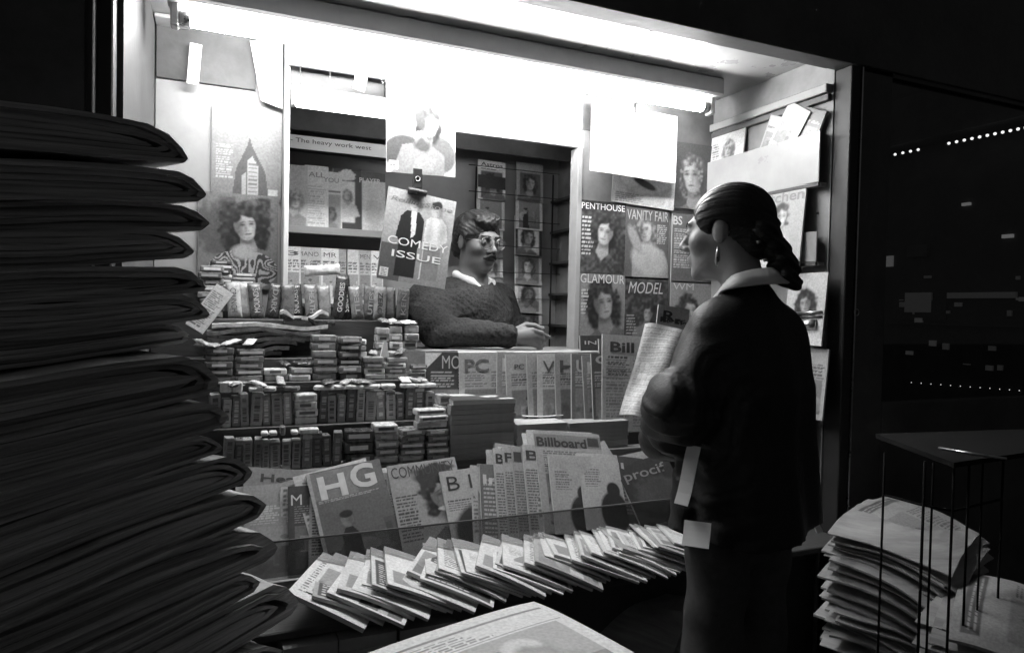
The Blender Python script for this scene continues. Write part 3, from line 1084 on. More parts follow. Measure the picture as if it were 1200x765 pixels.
# ================================================================== wire rack over the right pile
rk = empty('wire_rack', (c1.x + 0.22, c1.y + 0.10, 0), None, 'black wire rack with a tray top over the right newspaper pile', 'rack')
RO = Vector((c1.x + 0.22, c1.y + 0.10, 0))
zt1 = 0.965
ta, tb_ = P(1025, 520, Z=zt1), P(1200, 512, Z=zt1)
tray = [P(1026, 513, Z=zt1), P(1215, 507, Z=zt1), P(1240, 530, Z=zt1), P(1118, 548, Z=zt1)]
tv = [(p.x - RO.x, p.y - RO.y, zt1) for p in tray] + [(p.x - RO.x, p.y - RO.y, zt1 + 0.012) for p in tray]
link('tray', mesh(tv, [(3, 2, 1, 0), (4, 5, 6, 7), (0, 1, 5, 4), (1, 2, 6, 5), (2, 3, 7, 6), (3, 0, 4, 7)]), rk, mat('tray_metal', 0.010, 0.85, 0.1, 0.3, 10.0))
for (px, py, zb_, rr) in ((1037, 530, 0.0, 0.003), (1084, 540, 0.0, 0.0035), (1094, 541, 0.45, 0.0028), (1118, 545, 0.0, 0.0032), (1136, 543, 0.45, 0.003), (1152, 540, 0.45, 0.0025), (1176, 535, 0.0, 0.003)):
    q = P(px, py, Z=zt1)
    link('bar', tube_me([(q.x - RO.x, q.y - RO.y, zb_), (q.x - RO.x, q.y - RO.y, zt1 - 0.001)], rr, 6), rk, M_wire)
for zz_ in (0.45, 0.86):
    pts = [P(px, py, Z=zt1) for (px, py) in ((1037, 530), (1084, 540), (1118, 545), (1176, 535))]
    link('rail', tube_me([(p.x - RO.x, p.y - RO.y, zz_) for p in pts], 0.003, 6), rk, M_wire)
q0, q1 = P(1100, 518, Z=zt1 + .03), P(1180, 530, Z=zt1 + .03)
link('highlight_strip', tube_me([(q0.x - RO.x, q0.y - RO.y, zt1 + .0155), (q1.x - RO.x, q1.y - RO.y, zt1 + .0155)], 0.003, 6), rk, M_steel)  # bright strip added for the highlight line across the tray
# ================================================================== magazines pinned on the panels
YP = YR - 0.007


def A_portrait(w, h, bg, seed, cx=.5, cy=.7, k=.22, cell=.004, lines=None, **kw):
    a = Art(w, h, cell, bg, seed)
    a.portrait(cx, cy, k, **kw)
    if lines:
        for ln in lines:
            a.lines(*ln)
    return a.grain(0.12)


def A_text(w, h, bg, fg, seed, cell=.004, pic=True):
    a = Art(w, h, cell, bg, seed)
    r = np.random.RandomState(seed)
    asp = a.asp
    if pic:
        a.scene(.08, .92, .08 * asp, .55 * asp, min(bg, fg) * .7, max(bg, fg) * .9, seed)
    a.lines(.08, .48, .58 * asp, .78 * asp, 5, fg)
    a.lines(.54, .94, .58 * asp, .78 * asp, 5, fg)
    return a.grain(0.15)


w, h = .208, .285
mag_at(706, 279, YP, w, h, .004, A_portrait(w, h, .04, 21, .56, .80, .22, skin=.5, hair=.03, shirt=.05, turn=-.5, lines=[(.05, .3, .35, 1.1, 6, .5)]),
       [('PENTHOUSE', .5, .925, .94, .085, .75, .03)], 'dark magazine titled PENTHOUSE, portrait cover, pinned beside the hatch')
a = Art(w, h, .004, .10, 22); a.portrait(.45, .95, .20, skin=.5, hair=.16, shirt=.3, turn=-.6); a.ell(.55, .38, .42, .3, .42, .25, -.4); a.ell(.22, .75, .1, .3, .3, .4, .5); a.lines(.72, .97, .7, 1.1, 6, .5); a.grain(.15)
mag_at(758, 286, YP, w, h, .004, a, [('VANITY FAIR', .5, .9, .95, .14, .42, 0.0)], 'VANITY FAIR magazine with blonde sitter, pinned between two dark covers')
a = Art(w, h, .004, .14, 23); a.lines(.05, .6, .3, 1.1, 11, .5); a.ell(.75, .6, .35, .5, .08, .4); a.grain(.2)
mag_at(811, 292, YP, w, h, .004, a, [('BS', .12, .9, .22, .13, .6)], 'dark magazine with dense cover lines half hidden by the customer\'s head')
mag_at(705, 359, YP, w, h * .95, .004, A_portrait(w, h * .95, .22, 24, .52, .72, .27, skin=.32, hair=.03, shirt=.12, big=1.15, lines=[(.04, .2, .5, 1.0, 5, .5)]),
       [('GLAMOUR', .5, .90, .96, .13, .62, .02)], 'GLAMOUR magazine with dark-haired face pinned in the lower row')
mag_at(757, 364, YP, w, h * .95, .004, A_portrait(w, h * .95, .05, 25, .55, .6, .14, skin=.4, hair=.03, shirt=.2, lines=[(.05, .3, .2, .6, 4, .4)]),
       [('MODEL', .47, .84, .8, .17, .55, -.005, .25)], 'dark magazine with slanted MODEL title pinned in the lower row')
mag_at(809, 368, YP, w, h * .95, .004, A_portrait(w, h * .95, .3, 26, .45, .7, .24, skin=.55, hair=.05, shirt=.3), [('WM', .3, .92, .5, .1, .6)],
       'pale-topped magazine in the lower row at the customer\'s shoulder')
mag_at(812, 207, YP - .004, .20, .27, .004, A_portrait(.20, .27, .06, 27, .5, .70, .33, skin=.42, hair=.12, shirt=.15, big=.85), [],
       'dark cover with a large man\'s face beside the white sheet')
a = Art(.295, .155, .004, .55, 28); a.ell(.28, .36, .16, .12, .8, .2); a.ell(.68, .34, .2, .12, .75, .2); a.ell(.5, .3, .2, .05, .05, .3, -.3); a.ell(.5, .1, .4, .09, .4, .3, 0, .6); a.lines(.05, .5, .02, .16, 3, .2); a.grain(.2)
mag_at(755, 219, YP - .005, .295, .155, .004, a, [], 'pale landscape-format magazine just below the white sheet', roll=3)

# white sheet
c = P(744, 167, Y=YR - 0.06)
o = empty('white_sheet', c, None, 'blank white sheet hanging under the tube at right', 'paper')
b_ = lambda x, z: 0.012 * np.sin(x * 9) + 0.006 * (z / .26) ** 2
sm = page_block(.41, .27, .0012, b_, 13, 7); ob = link('sheet', sm, o, mat('white_paper', .8, .6, .3, .04)); ob.location = (0, 0, -.135); ob.rotation_euler = (0, R(1), 0)
link('clip', box_me(-.006, .006, -.01, .003, .115, .15, .002), o, M_black_metal)

# left panel
w, h = .22, .30
a = Art(w, h, .0035, .36, 31)
a.grad(.8, 1.25)
a.poly([(.28, 0), (.34, .45), (.50, .82), (.53, .96), (.56, .82), (.76, .42), (.82, 0)], .14)
a.poly([(.50, 0), (.50, .58), (.57, .66), (.66, .5), (.66, 0)], .55)
a.poly([(.42, 0), (.42, .35), (.48, .40), (.49, 0)], .48)
for k in range(9):
    a.rect(.51, .65, .04 + .06 * k, .062 + .06 * k, .25)
a.lines(.05, .3, .3, .82, 9, .7); a.rect(.80, .95, .07, .16, .75); a.a *= .62; a.grain(.1)
mag_at(290, 181, YL - .006, w, h, .004, a, [('Harpers', .5, .87, .8, .10, .75, .01)], 'magazine with a pointed tower on its cover, above the curly-haired portrait')
w, h = .25, .32
a = Art(w, h, .0025, .34, 32)
a.ell(.24, .80, .30, .34, .17, .4, 0, .7)
a.ell(.40, .74, .15, .40, .07, .45, .12, .8); a.ell(.74, .78, .15, .42, .06, .45, -.12, .8); a.ell(.58, 1.02, .27, .16, .07, .4, 0, .7)
a.portrait(.57, .86, .185, skin=.85, hair=.07, shirt=.3, big=1.25, low=1.25)
vn = vnoise(a.nx, a.ny, 9, 5)
st_m = (np.sin(a.x * 40 + vn * 22 + a.y * 18) > .1) & (((a.x - .56) / .44) ** 2 + ((a.y - .26) / .27) ** 2 < 1)
a.a = np.where(st_m, .75, np.where(((a.x - .56) / .44) ** 2 + ((a.y - .26) / .27) ** 2 < 1, .10, a.a))
a.ell(.56, .50, .15, .10, .7, .5)
a.a *= .5; a.grain(.12, 14)
mag_at(280, 283, YL - .006, w, h, .004, a, [], 'large magazine cover of curly-haired person in patterned top on left panel')
# small poster and hanging tags at the upper left
a = Art(.075, .11, .005, .16, 33); a.ell(.35, .8, .12, .3, .5, .5); a.ell(.65, .8, .12, .3, .5, .5); a.grain(.2)
mag_at(164, 79, YL - .018, .075, .11, .002, a, [], 'small grey picture card at the top left of the stall', name='picture_card', cat='card')
for (px, py, ww, hh, rr, lb) in ((226, 75, .035, .13, 4, 'narrow white tag hanging at the upper left'), (206, 14, .04, .06, -5, 'small pale carton on the upper left ledge')):
    q = P(px, py, Y=YL - .05)
    o = link('paper_tag', page_block(ww, hh, .004 if hh > .1 else .03), None, mat('white_paper', .8)); o.location = q - Vector((0, 0, hh / 2)); o.rotation_euler = (0, R(rr), 0)
    tag(o, lb, 'tag' if hh > .1 else 'carton')
# glare on clear plastic right of them, built as a white sheet
pts = [P(293, 48, Y=YL - .03), P(331, 52, Y=YL - .03), P(331, 128, Y=YL - .03), P(306, 118, Y=YL - .03)]
o = link('white_sheet', mesh([tuple(p) for p in pts] + [tuple(p + Vector((0, .002, 0))) for p in pts], [(0, 3, 2, 1), (4, 5, 6, 7), (0, 1, 5, 4), (1, 2, 6, 5), (2, 3, 7, 6), (3, 0, 4, 7)]), None, mat('white_paper', .8))
tag(o, 'white tapering sheet for the plastic glare at the left jamb under the tube', 'paper')

# ================================================================== hanging magazines in the hatch
w, h = .25, .315
a = Art(w, h, .0025, .34, 41)
a.grad(.7, 1.2); a.rect(0, .30, 0, .5, .09)
# two standing men
a.poly([(.22, .08), (.24, .55), (.18, .62), (.22, .90), (.30, 1.00), (.48, 1.0), (.56, .9), (.57, .6), (.52, .5), (.52, .08)], .02)
a.poly([(.36, 1.0), (.44, 1.0), (.46, .68), (.40, .62)], .7)
a.ell(.40, 1.09, .072, .095, .58, .15); a.ell(.40, 1.165, .072, .04, .3, .3); a.shade(.46, 1.08, .05, .09, .5)
a.poly([(.58, .08), (.60, .55), (.58, .70), (.60, .92), (.66, .97), (.82, .97), (.90, .88), (.94, .66), (.86, .60), (.84, .08)], .62)
a.poly([(.60, .08), (.61, .56), (.85, .56), (.86, .08)], .2)
a.ell(.72, 1.06, .070, .092, .52, .15); a.ell(.72, 1.145, .082, .055, .03, .25, 0, .4); a.shade(.78, 1.05, .05, .09, .5); a.shade(.86, .8, .08, .2, .6); a.shade(.66, .75, .05, .2, .75)
for e in (.40, .72):
    a.ell(e - .02, 1.10, .012, .008, .08, .5); a.ell(e + .025, 1.10, .012, .008, .08, .5); a.ell(e + .003, 1.05, .022, .008, .2, .5)
a.rect(.03, .14, .05, .16, .7); a.lines(.045, .13, .06, .15, 3, .1); a.grain(.12, 12)
mag_at(489, 280, 2.325, w, h, .004, a, [('RollingStone', .5, .88, .9, .07, .22, .0, .2), ('COMEDY', .52, .44, .88, .085, .75, .005), ('ISSUE', .52, .30, .72, .075, .75, .005)],
       'magazine reading COMEDY ISSUE with two standing men, hanging from a black clip', roll=7, rz=4)
q = P(489, 216, Y=2.315)
cl = empty('bulldog_clip', q, None, 'black bulldog clip holding the COMEDY ISSUE magazine', 'clip')
link('jaw', tube_me([(-.032, 0, -.022), (.032, -.004, -.03)], .012, 8), cl, M_black_metal)
link('grip', box_me(-.018, .018, -.004, .004, -.015, .055, .003), cl, M_black_metal)
link('eyelet', tube_me([(.008 * math.cos(i * math.pi / 8), -.006, .018 + .008 * math.sin(i * math.pi / 8)) for i in range(17)], .0015, 6, False), cl, M_steel)

w, h = .245, .31
a = Art(w, h, .003, .62, 42)
a.ell(.25, .28, .30, .26, .09, .15); a.ell(.78, .30, .22, .26, .16, .15, .3)
a.portrait(.62, .72, .17, skin=.42, hair=.05, shirt=.3, big=.85)
a.ell(.47, .80, .07, .18, .08, .3, .2)
a.poly([(.36, .58), (.50, .62), (.78, .22), (.66, .05), (.52, .1)], .30); a.ell(.5, .42, .12, .1, .1, .4, 0, .6); a.ell(.55, .15, .16, .12, .36, .3, 0, .5)
a.rect(.03, .17, .04, .17, .8); a.lines(.04, .15, .05, .15, 3, .2); a.lines(.02, .25, .55, .95, 7, .4); a.a *= .72; a.grain(.1, 12)
mag_at(494, 152, 2.315, w, h, .004, a, [], 'pale magazine with a person in a white shirt hanging above the clip', roll=-1)
for (px, lb) in ((352, 'leftmost'), (387, 'second'), (419, 'third'), (447, 'rightmost')):
    q0 = P(px, 72, Y=2.33)
    o = link('wire_hook', tube_me([q0, q0 + Vector((0, 0, -.06)), q0 + Vector((.006, -.004, -.075)), q0 + Vector((.012, -.004, -.066))], .0018, 6), None, M_steel)
    tag(o, '%s wire hook hanging in the slot above the hatch' % lb, 'hook', 'hooks above the hatch')
q0 = P(420, 97, Y=2.325)
o = link('price_tag', page_block(.04, .05, .001), None, mat('white_paper', .8)); o.location = q0 - Vector((0, 0, .025)); o.rotation_euler = (0, R(12), 0)
tag(o, 'small white tag on the third wire hook', 'tag')

# printed strip over the rear shelf
q0, q1 = P(334, 160, Y=2.80), P(452, 182, Y=2.80)
st = empty('shelf_sign', ((q0.x + q1.x) / 2, 2.80, (q0.z + q1.z) / 2), None, 'long white printed strip above the rear magazine shelf', 'sign')
wd = q1.x - q0.x + .03
box('board', -wd / 2, wd / 2, 0, .004, -.026, .026, mat('white_paper', .8), st, 0)
lettering('lettering', st, '- The heavy work west', -.02, .004, wd * .74, .022, .08, -.002)

# ================================================================== rear shelf magazines
row1 = [(346, .085, .265, .55, 'P', 'soft pale cover, first from left on the upper rear shelf'), (371, .085, .27, .74, 'T', 'white cover with thin type, second on the upper rear shelf'),
        (388, .080, .25, .7, 'B', 'pale cover with a seated figure, third on the upper rear shelf'), (407, .105, .27, .04, 'F', 'dark-bordered cover with a pale picture on the upper rear shelf'),
        (434, .12, .265, .08, 'D', 'dark-topped pale cover at the right of the upper rear shelf')]
for i, (px, ww, hh, bg, kd, lb) in enumerate(row1):
    ww += .01
    a = Art(ww, hh, .004, bg, 50 + i)
    asp = a.asp
    if kd == 'P':
        a.portrait(.5, .45 * asp, .3, skin=.65, hair=.3, shirt=.25)
    elif kd == 'T':
        a.lines(.1, .9, .1 * asp, .7 * asp, 10, .5)
    elif kd == 'B':
        a.rect(.05, .95, .05, .62 * asp, .35); a.portrait(.5, .30 * asp, .22, skin=.2, hair=.05, shirt=.2); a.rect(.05, .95, .66 * asp, .68 * asp, .2)
    elif kd == 'F':
        a.rect(.22, .78, .16 * asp, .80 * asp, .72); a.portrait(.5, .58 * asp, .16, skin=.55, hair=.25, shirt=.6); a.ell(.5, .9 * asp, .3, .09 * asp, .7, .2, 0, .4)
    else:
        a.rect(.25, 1, .03, .85 * asp, .62); a.ell(.6, .3 * asp, .25, .3 * asp, .5, .4, 0, .5)
    a.grain(.14)
    tl = [] if kd in 'PF' else [({'T': 'ALL', 'B': 'YOU', 'D': 'PLAYER'}[kd], .5, .86, .7, .08, .3 if kd != 'D' else .7)]
    b = P(px, 272, Y=YB - .105)
    magazine((b.x, YB - .105 + .001 * i, z1 + .001), ww, hh, .006, rot_mag(6, 0, 0), a, tl, lb)
row2 = [(342, .065, .72, '3'), (361, .105, .5, 'PIANO'), (386, .07, .72, 'MR'), (400, .035, .35, ''), (413, .045, .6, ''), (427, .055, .4, 'MEN'), (441, .05, .78, 'V')]
for i, (px, ww, bg, tt) in enumerate(row2):
    hh = .23
    a = A_text(ww, hh, bg, .12, 60 + i, .004)
    b = P(px, 350, Y=YB - .1)
    magazine((b.x, YB - .115 + .002 * (i % 2), z2 - .0135), ww, hh, .008, rot_mag(5), a, [(tt, .5, .88, .75, .08, .1)] if tt else [],
             '%s booklet from left on the lower rear shelf' % ORD[i])

# ================================================================== wire rack of digests behind the vendor
xr_ = (XP(555, YB - .06), XP(645, YB - .06))
dr = empty('digest_rack', ((xr_[0] + xr_[1]) / 2, YB - .03, 1.2), None, 'wire rack of small digests on the wall behind the vendor', 'rack')
for k in range(8):
    zz_ = P(600, 200 + 30 * k, Y=YB - .09).z
    link('wire', tube_me([(xr_[0] - dr.location.x - .06, -.085 - .012 * k * .6, zz_ - 1.2), (xr_[1] - dr.location.x, -.085 - .012 * k * .6, zz_ - 1.2)], .002, 6), dr, M_black_metal)
for xx in xr_:
    link('upright', tube_me([(xx - dr.location.x, -.02, -.25), (xx - dr.location.x, -.02, .75)], .004, 6), dr, M_black_metal)
dig = [(576, 212, 'Astros', .72, .1), (575, 246, 'Asimo', .6, .2), (573, 278, 'Horoscope', .5, .12), (573, 310, 'Stars', .4, .2), (572, 342, 'Novel', .5, .1), (572, 378, 'Puzzle', .45, .15),
       (621, 214, '', .35, .12), (620, 247, 'Pets', .6, .15), (619, 277, 'eronco', .04, .6), (619, 311, 'Mood', .3, .1), (619, 344, 'Face', .45, .08), (619, 376, 'QUARTER', .5, .06), (622, 404, 'Week', .65, .2)]
for i, (px, py, tt, bg, fg) in enumerate(dig):
    rw = i if i < 6 else i - 6
    ww, hh = .135, .185
    a = Art(ww, hh, .004, bg, 70 + i)
    asp = a.asp
    a.rect(.1, .9, .05, .72 * asp, fg)
    a.scene(.1, .9, .05, .72 * asp, .05, .5, i) if i % 3 == 1 else a.portrait(.5, .48 * asp, .22, skin=.45, hair=.05, shirt=.15)
    if i in (10, 11):
        a.portrait(.5, .5 * asp, .22, skin=.15, hair=.03, shirt=.2)
    if i == 0:
        a.rect(0, 1, .3 * asp, .62 * asp, .04)
    a.lines(.1, .9, .74 * asp, .80 * asp, 1, fg)
    a.grain(.2)
    mag_at(px, py, YB - .075 - .008 * rw, ww, hh, .006, a, [(tt, .5, .90, .8, .10, fg)] if tt else [],
           'small digest, %s from top in the %s column behind the vendor' % (ORD[rw], 'left' if i < 6 else 'right'), tilt=8, roll=2)

# ================================================================== magazines standing before the counter
ZL = .868
kb('magazine_ledge', X_ST + .004, X_OP1 + .25, 2.09, 2.274, Z_S[0] + .0006, ZL, M_dwood, .003)
cm = [(506, .20, .285, .20, .55, '', 'dark-spined magazine at the far left before the counter'), (534, .21, .28, .06, .5, 'MONEY', 'dark MONEY magazine before the counter'),
      (574, .21, .28, .42, .15, 'PC', 'mid-grey PC magazine before the counter'), (614, .205, .28, .3, .6, 'P', 'magazine with bold P just right of PC'),
      (628, .205, .275, .40, .1, 'PC BUYER', 'magazine with dark upper band, two right of PC'), (652, .205, .278, .36, .12, 'MAC', 'magazine with small picture band in the counter row middle'),
      (662, .205, .272, .5, .12, 'W', 'pale magazine with bent corner in the counter row'), (683, .205, .276, .3, .08, 'HI', 'grey magazine with dark square, right of the bent corner'),
      (699, .20, .274, .18, .5, 'UB', 'dark magazine with striped panels in the counter row'), (715, .20, .272, .25, .55, 'm', 'second striped dark magazine in the counter row')]
for i, (px, ww, hh, bg, fg, tt, lb) in enumerate(cm):
    a = A_text(ww, hh, bg, fg, 90 + i, .004)
    if tt == 'MONEY':
        a.poly([(0, a.asp), (0, a.asp * .80), (.28, a.asp)], .7)
    yy = 2.205 - .0085 * i
    b = P(px, 480, Y=yy)
    magazine((b.x, yy, ZL + .001), ww, hh, .006, rot_mag(7, -3 + i * .4, (-1, 1, 0, 2, -1)[i % 5]), a,
             [(tt, (.62 if tt == 'MONEY' else .3 if len(tt) < 3 else .5), .88 if tt == 'MONEY' else .84, (.7 if len(tt) > 3 else .42), .16 if len(tt) < 4 or tt == 'MONEY' else .07, fg)] if tt else [], lb)
# tabloids to the right, behind and in front
for (px, yy, ww, hh, zz_, bg, fg, tt, lb) in ((716, 2.222, .24, .34, ZL, .05, .5, 'INDOLE', 'dark tabloid with pale headline bar, rearmost right of the hatch'),
                                         (738, 2.175, .24, .33, ZL, .10, .5, 'BUSINESS NOW', 'dark tabloid with thin headline in front of the rearmost one'),
                                         (715, 2.105, .13, .28, ZL, .12, .5, 'C', 'small dark magazine with letter C left of the tabloid'),
                                         (742, 2.10, .26, .345, ZL, .42, .05, 'Bill', 'grey tabloid with large dark Bill title at the counter end')):
    a = A_text(ww, hh, bg, fg, int(px), .004, pic=(tt != 'Bill'))
    if tt == 'Bill':
        a.lines(.05, .45, .05, 1.0, 14, .2); a.lines(.5, .95, .05, 1.0, 14, .22); a.rect(.0, 1, .72, .735, .2)
    b = P(px, 470, Y=yy)
    magazine((b.x, yy, zz_ + .001), ww, hh, .006, rot_mag(7, 2, 3 if tt == 'Bill' else 0), a, [(tt, .32 if len(tt) < 5 else .5, .87 if tt == 'Bill' else .92, .4 if len(tt) < 5 else .85, .11 if len(tt) < 5 else .04, fg, .03)], lb)

# ================================================================== piles lying on the bottom shelf
def flat_pile(px0, px1, yf, z0, H, depth, n, seed, where, top_art=None, v=.35, rz=0, name='magazine', cat='magazine'):
    r = np.random.RandomState(seed)
    x0, x1 = XP(px0, yf, 490), XP(px1, yf, 490)
    w_ = x1 - x0
    t_ = H / n
    for k in range(n):
        ww, dd = w_ * (.985 + .02 * r.rand()), depth
        m_ = rot_mag(90, rz + r.uniform(-.8, .8), 0)
        loc = ((x0 + x1) / 2 + r.uniform(-.003, .003), yf + r.uniform(-.003, .003), z0 + t_ * (k + .5) + .0003)
        nm = 'topmost' if k == n - 1 else 'lowest' if k == 0 else ORD[k] + ' from below'
        if k == n - 1 and top_art is not None:
            magazine(loc, ww, dd, t_ * .9, m_, top_art, [], '%s magazine in %s' % (nm, where), cat=cat, group=where, name=name, spine=False)
        else:
            o = link(name, page_block(ww, dd, t_ * .96, None, 3, 3), None, paper_edge('pile_edge_%d' % int(v * 100), v, 6.0))
            o.location = loc; o.rotation_euler = m_.to_euler()
            # strata run across the thickness, which is local y here
            tag(o, '%s magazine in %s' % (nm, where), cat, where)


a = Art(.22, .2, .004, .05, 101); a.ell(.3, .6, .22, .12, .6, .25, -.5, .5); a.ell(.7, .35, .15, .1, .55, .25, .3, .5); a.rect(.75, .98, .02, .12, .7); a.grain(.2)
flat_pile(529, 604, 2.055, Z_S[0], .186, .20, 12, 1, 'the tall square pile on the bottom shelf', a, .3)
a = Art(.06, .15, .003, .6, 108); a.lines(.1, .9, .2, 2.2, 12, .15); a.grain(.1)
mag_at(246, 362, 2.235, .055, .15, .012, a, [], 'narrow pale booklet leaning out right of the tall newspaper pile', tilt=14, roll=34, name='booklet', cat='booklet')
flat_pile(606, 665, 2.06, Z_S[0], .098, .16, 8, 2, 'the low pale pile right of the tall square pile', None, .42)
flat_pile(667, 737, 2.062, Z_S[0], .094, .16, 7, 3, 'the low pile at the right end of the bottom shelf', None, .30)
for (px, py, ww, dd, rz, lb) in ((637, 474, .17, .10, 12, 'loose white leaflet lying before the counter magazines'), (632, 487, .15, .07, -4, 'pale leaflet on the low pale pile'),
                             (715, 482, .15, .10, -14, 'white leaflet lying at the right end of the bottom shelf')):
    zq = Z_S[0] + (.103 if px < 700 else .098)
    q = P(px, py, Z=zq + (.004 if px == 637 else 0))
    b_ = lambda x, z: -.004 * (np.abs(x) / .08) ** 2
    o = link('leaflet', page_block(ww, dd, .0025, b_, 9, 5), None, mat('white_paper', .8)); o.location = (q.x, q.y - dd / 2, q.z + .002); o.rotation_euler = rot_mag(90, rz).to_euler()
    tag(o, lb, 'leaflet')

# ================================================================== low rack: leaning magazines
TILT = 33.0


def rackmag(px, w, h, lay, roll, art, titles, label, t=.0075, dz=0.0, rz=0, curl=0.0, tilt=TILT):
    m_ = rot_mag(tilt, rz, roll)
    art.a *= .78
    n_ = Vector((0, -math.cos(R(tilt)), math.sin(R(tilt))))
    Yc = 1.872 + math.sin(R(tilt)) * h / 2
    x = XP(px, Yc, 605)
    lift = abs(math.sin(R(roll))) * w / 2
    b = Vector((x, 1.872, ZK + .012 + dz + lift * .8)) + n_ * (lay * .0052)
    rr = np.random.RandomState(int(px) + int(h * 1000))
    cu_, be_ = curl or rr.uniform(-.010, .008), rr.uniform(-.004, .003)
    if h > .24 and lay >= 0 and 'silhouette' not in label:
        for c_ in range(1, 3):
            m2 = rot_mag(tilt + rr.uniform(0, 1.0), rz, roll + rr.uniform(-3, 1.0))
            aa = Art(w, h, .004, (.45, .2, .35)[(int(px) + c_) % 3], int(px) + c_); aa.lines(.03, .3, .2, 1.2, 9, .12); aa.grain(.2)
            magazine(b + Vector((-.011 * c_ + rr.uniform(-.003, .003), 0, rr.uniform(-.004, .008))) - n_ * (t / 2 + .0026 * c_), w, h * rr.uniform(.97, 1.02), .0018, m2, aa, [], curl=cu_, bend=be_, label= ('copy just behind the ' if c_ == 1 else 'second copy behind the ') + label.replace(' in the low rack', ''), spine=False)
    return magazine(b, w, h, t, m_, art, titles, label, curl=cu_, bend=be_)


w = .205
a = A_text(w, .29, .25, .06, 111, .0022); rackmag(322, .22, .30, -3, 9, a, [('Health', .55, .90, .7, .08, .05)], 'pale-edged magazine with dark title tilting right, far left of the low rack', rz=4)
a = A_text(.15, .25, .3, .6, 112, .0022); rackmag(386, .12, .28, -2, -14, a, [], 'upright-tipped booklet peeking behind the low rack at left')
a = A_text(w, .27, .32, .6, 113, .0022); rackmag(333, w, .265, 0, 0, a, [('J', .62, .84, .18, .12, .05)], 'magazine showing a bold J near the tall pile')
a = A_text(w, .26, .09, .4, 114, .0022); rackmag(382, w, .245, 1, 1, a, [('M', .11, .84, .14, .12, .6)], 'dark magazine showing a pale M in the low rack')
a = Art(w, .26, .0022, .42, 115); a.rect(0, 1, 1.0, 1.27, .03); a.lines(.04, .5, .2, .95, 12, .08); a.grain(.15)
rackmag(402, w, .255, 2, 4, a, [('A', .12, .86, .13, .11, .5)], 'pale magazine with dark top band and letter A in the low rack')
a = Art(.215, .29, .0022, .16, 116); a.rect(.04, .62, .95, 1.33, .24); a.scene(.05, 1, 0, .93, .03, .3, 5); a.rect(0, .05, 0, 1.4, .42); a.lines(.08, .9, .9, .94, 1, .5, .9); a.grain(.3)
rackmag(424, .215, .285, 3, -9, a, [('H', .30, .82, .36, .24, .55, .03), ('G', .72, .86, .34, .26, .5, .03)], 'large magazine with striped HG title tilting left in the low rack', t=.012)
a = Art(.2, .26, .0022, .30, 117); a.lines(.04, .35, .3, 1.0, 12, .06); a.grain(.2)
rackmag(478, .20, .262, 4, 1, a, [('N', .12, .86, .15, .12, .06)], 'narrow-showing grey magazine with letter N right of the HG title')
a = Art(.215, .285, .0022, .36, 118)
a.portrait(.70, .82, .235, skin=.48, hair=.05, shirt=.12, big=1.02, low=.3)
a.ell(.62, 1.1, .3, .16, .05, .3, 0, .7)
a.lines(.04, .36, .25, .9, 9, .08); a.ell(.7, .62, .1, .03, .6, .4); a.grain(.12, 14)
rackmag(506, .215, .285, 5, -4, a, [('COMMUNITY', .5, .91, .92, .12, .06, -.01)], 'magazine with curly-haired smiling man and thin capitals in the low rack')
a = Art(.17, .25, .0022, .5, 119); a.ell(.7, .35, .6, .5, .05, .15); a.lines(.06, .55, .75, .95, 3, .1); a.grain(.15)
rackmag(553, .17, .25, 6, -3, a, [('B I', .34, .84, .46, .17, .05, -.005)], 'white-topped magazine with large B I letters in the low rack')
a = Art(.18, .24, .0022, .16, 120); a.lines(.05, .4, .1, 1.1, 9, .5); a.ell(.7, .7, .3, .4, .05, .4, 0, .5); a.grain(.2)
rackmag(585, .18, .245, 7, 8, a, [('In', .2, .8, .3, .12, .5)], 'dark slanted magazine left of the three B spines')
for i, (px, bg) in enumerate(((604, .42), (614, .35), (624, .30), (636, .40))):
    a = Art(.22, .30, .0022, bg, 121 + i); a.lines(.03, .95, .1, 1.0, 14, .12); a.grain(.2)
    rackmag(px, .20, .292, 8 + i, 7, a, [(('B', 'F', 'I', 'Bi')[i], .10 if i < 3 else .2, .88, .13 if i < 3 else .3, .11, .04, .02)],
            ('leftmost of the fanned pale tabloids with B titles', 'second of the fanned pale tabloids', 'third of the fanned pale tabloids', 'grey tabloid with Bi title left of the big one')[i], t=.007)
a = Art(.245, .33, .0022, .34, 126); a.rect(0, 1, 1.13, 1.30, .20); a.rect(.80, .97, 1.15, 1.28, .05); a.scene(.1, .95, .1, .75, .05, .3, 3); a.lines(.1, .95, .78, 1.08, 6, .12); a.grain(.2)
rackmag(655, .24, .335, 12.2, 7, a, [('Billboard', .40, .88, .74, .10, .03, .03)], 'large tabloid titled Billboard standing tallest in the low rack', t=.008)
for i, (px, lb) in enumerate(((655, 'left one of two pale magazines with a dark silhouette'), (688, 'right one of two pale magazines with a dark silhouette'))):
    a = Art(.16, .25, .0022, .48, 128 + i); a.ell(.72, .35, .34, .42, .04, .15); a.ell(.75, .8, .16, .16, .04, .2); a.lines(.12, .5, .85, 1.25, 5, .2); a.grain(.15)
    rackmag(px, .15, .25, 14 + i, 7, a, [], lb)
a = Art(.2, .24, .0022, .07, 131); a.lines(.1, .9, .2, .9, 7, .25); a.grain(.3); rackmag(716, .16, .235, 13, 9, a, [('all', .3, .82, .4, .16, .32)], 'dark magazine with tall thin title right of the silhouettes')
a = Art(.22, .20, .0022, .05, 132); a.ell(.5, .4, .4, .25, .09, .4, 0, .6); a.grain(.4)
rackmag(757, .215, .215, 15, -9, a, [('procif', .48, .78, .8, .20, .22, .01)], 'dark magazine with dim bold lettering at the right of the low rack')
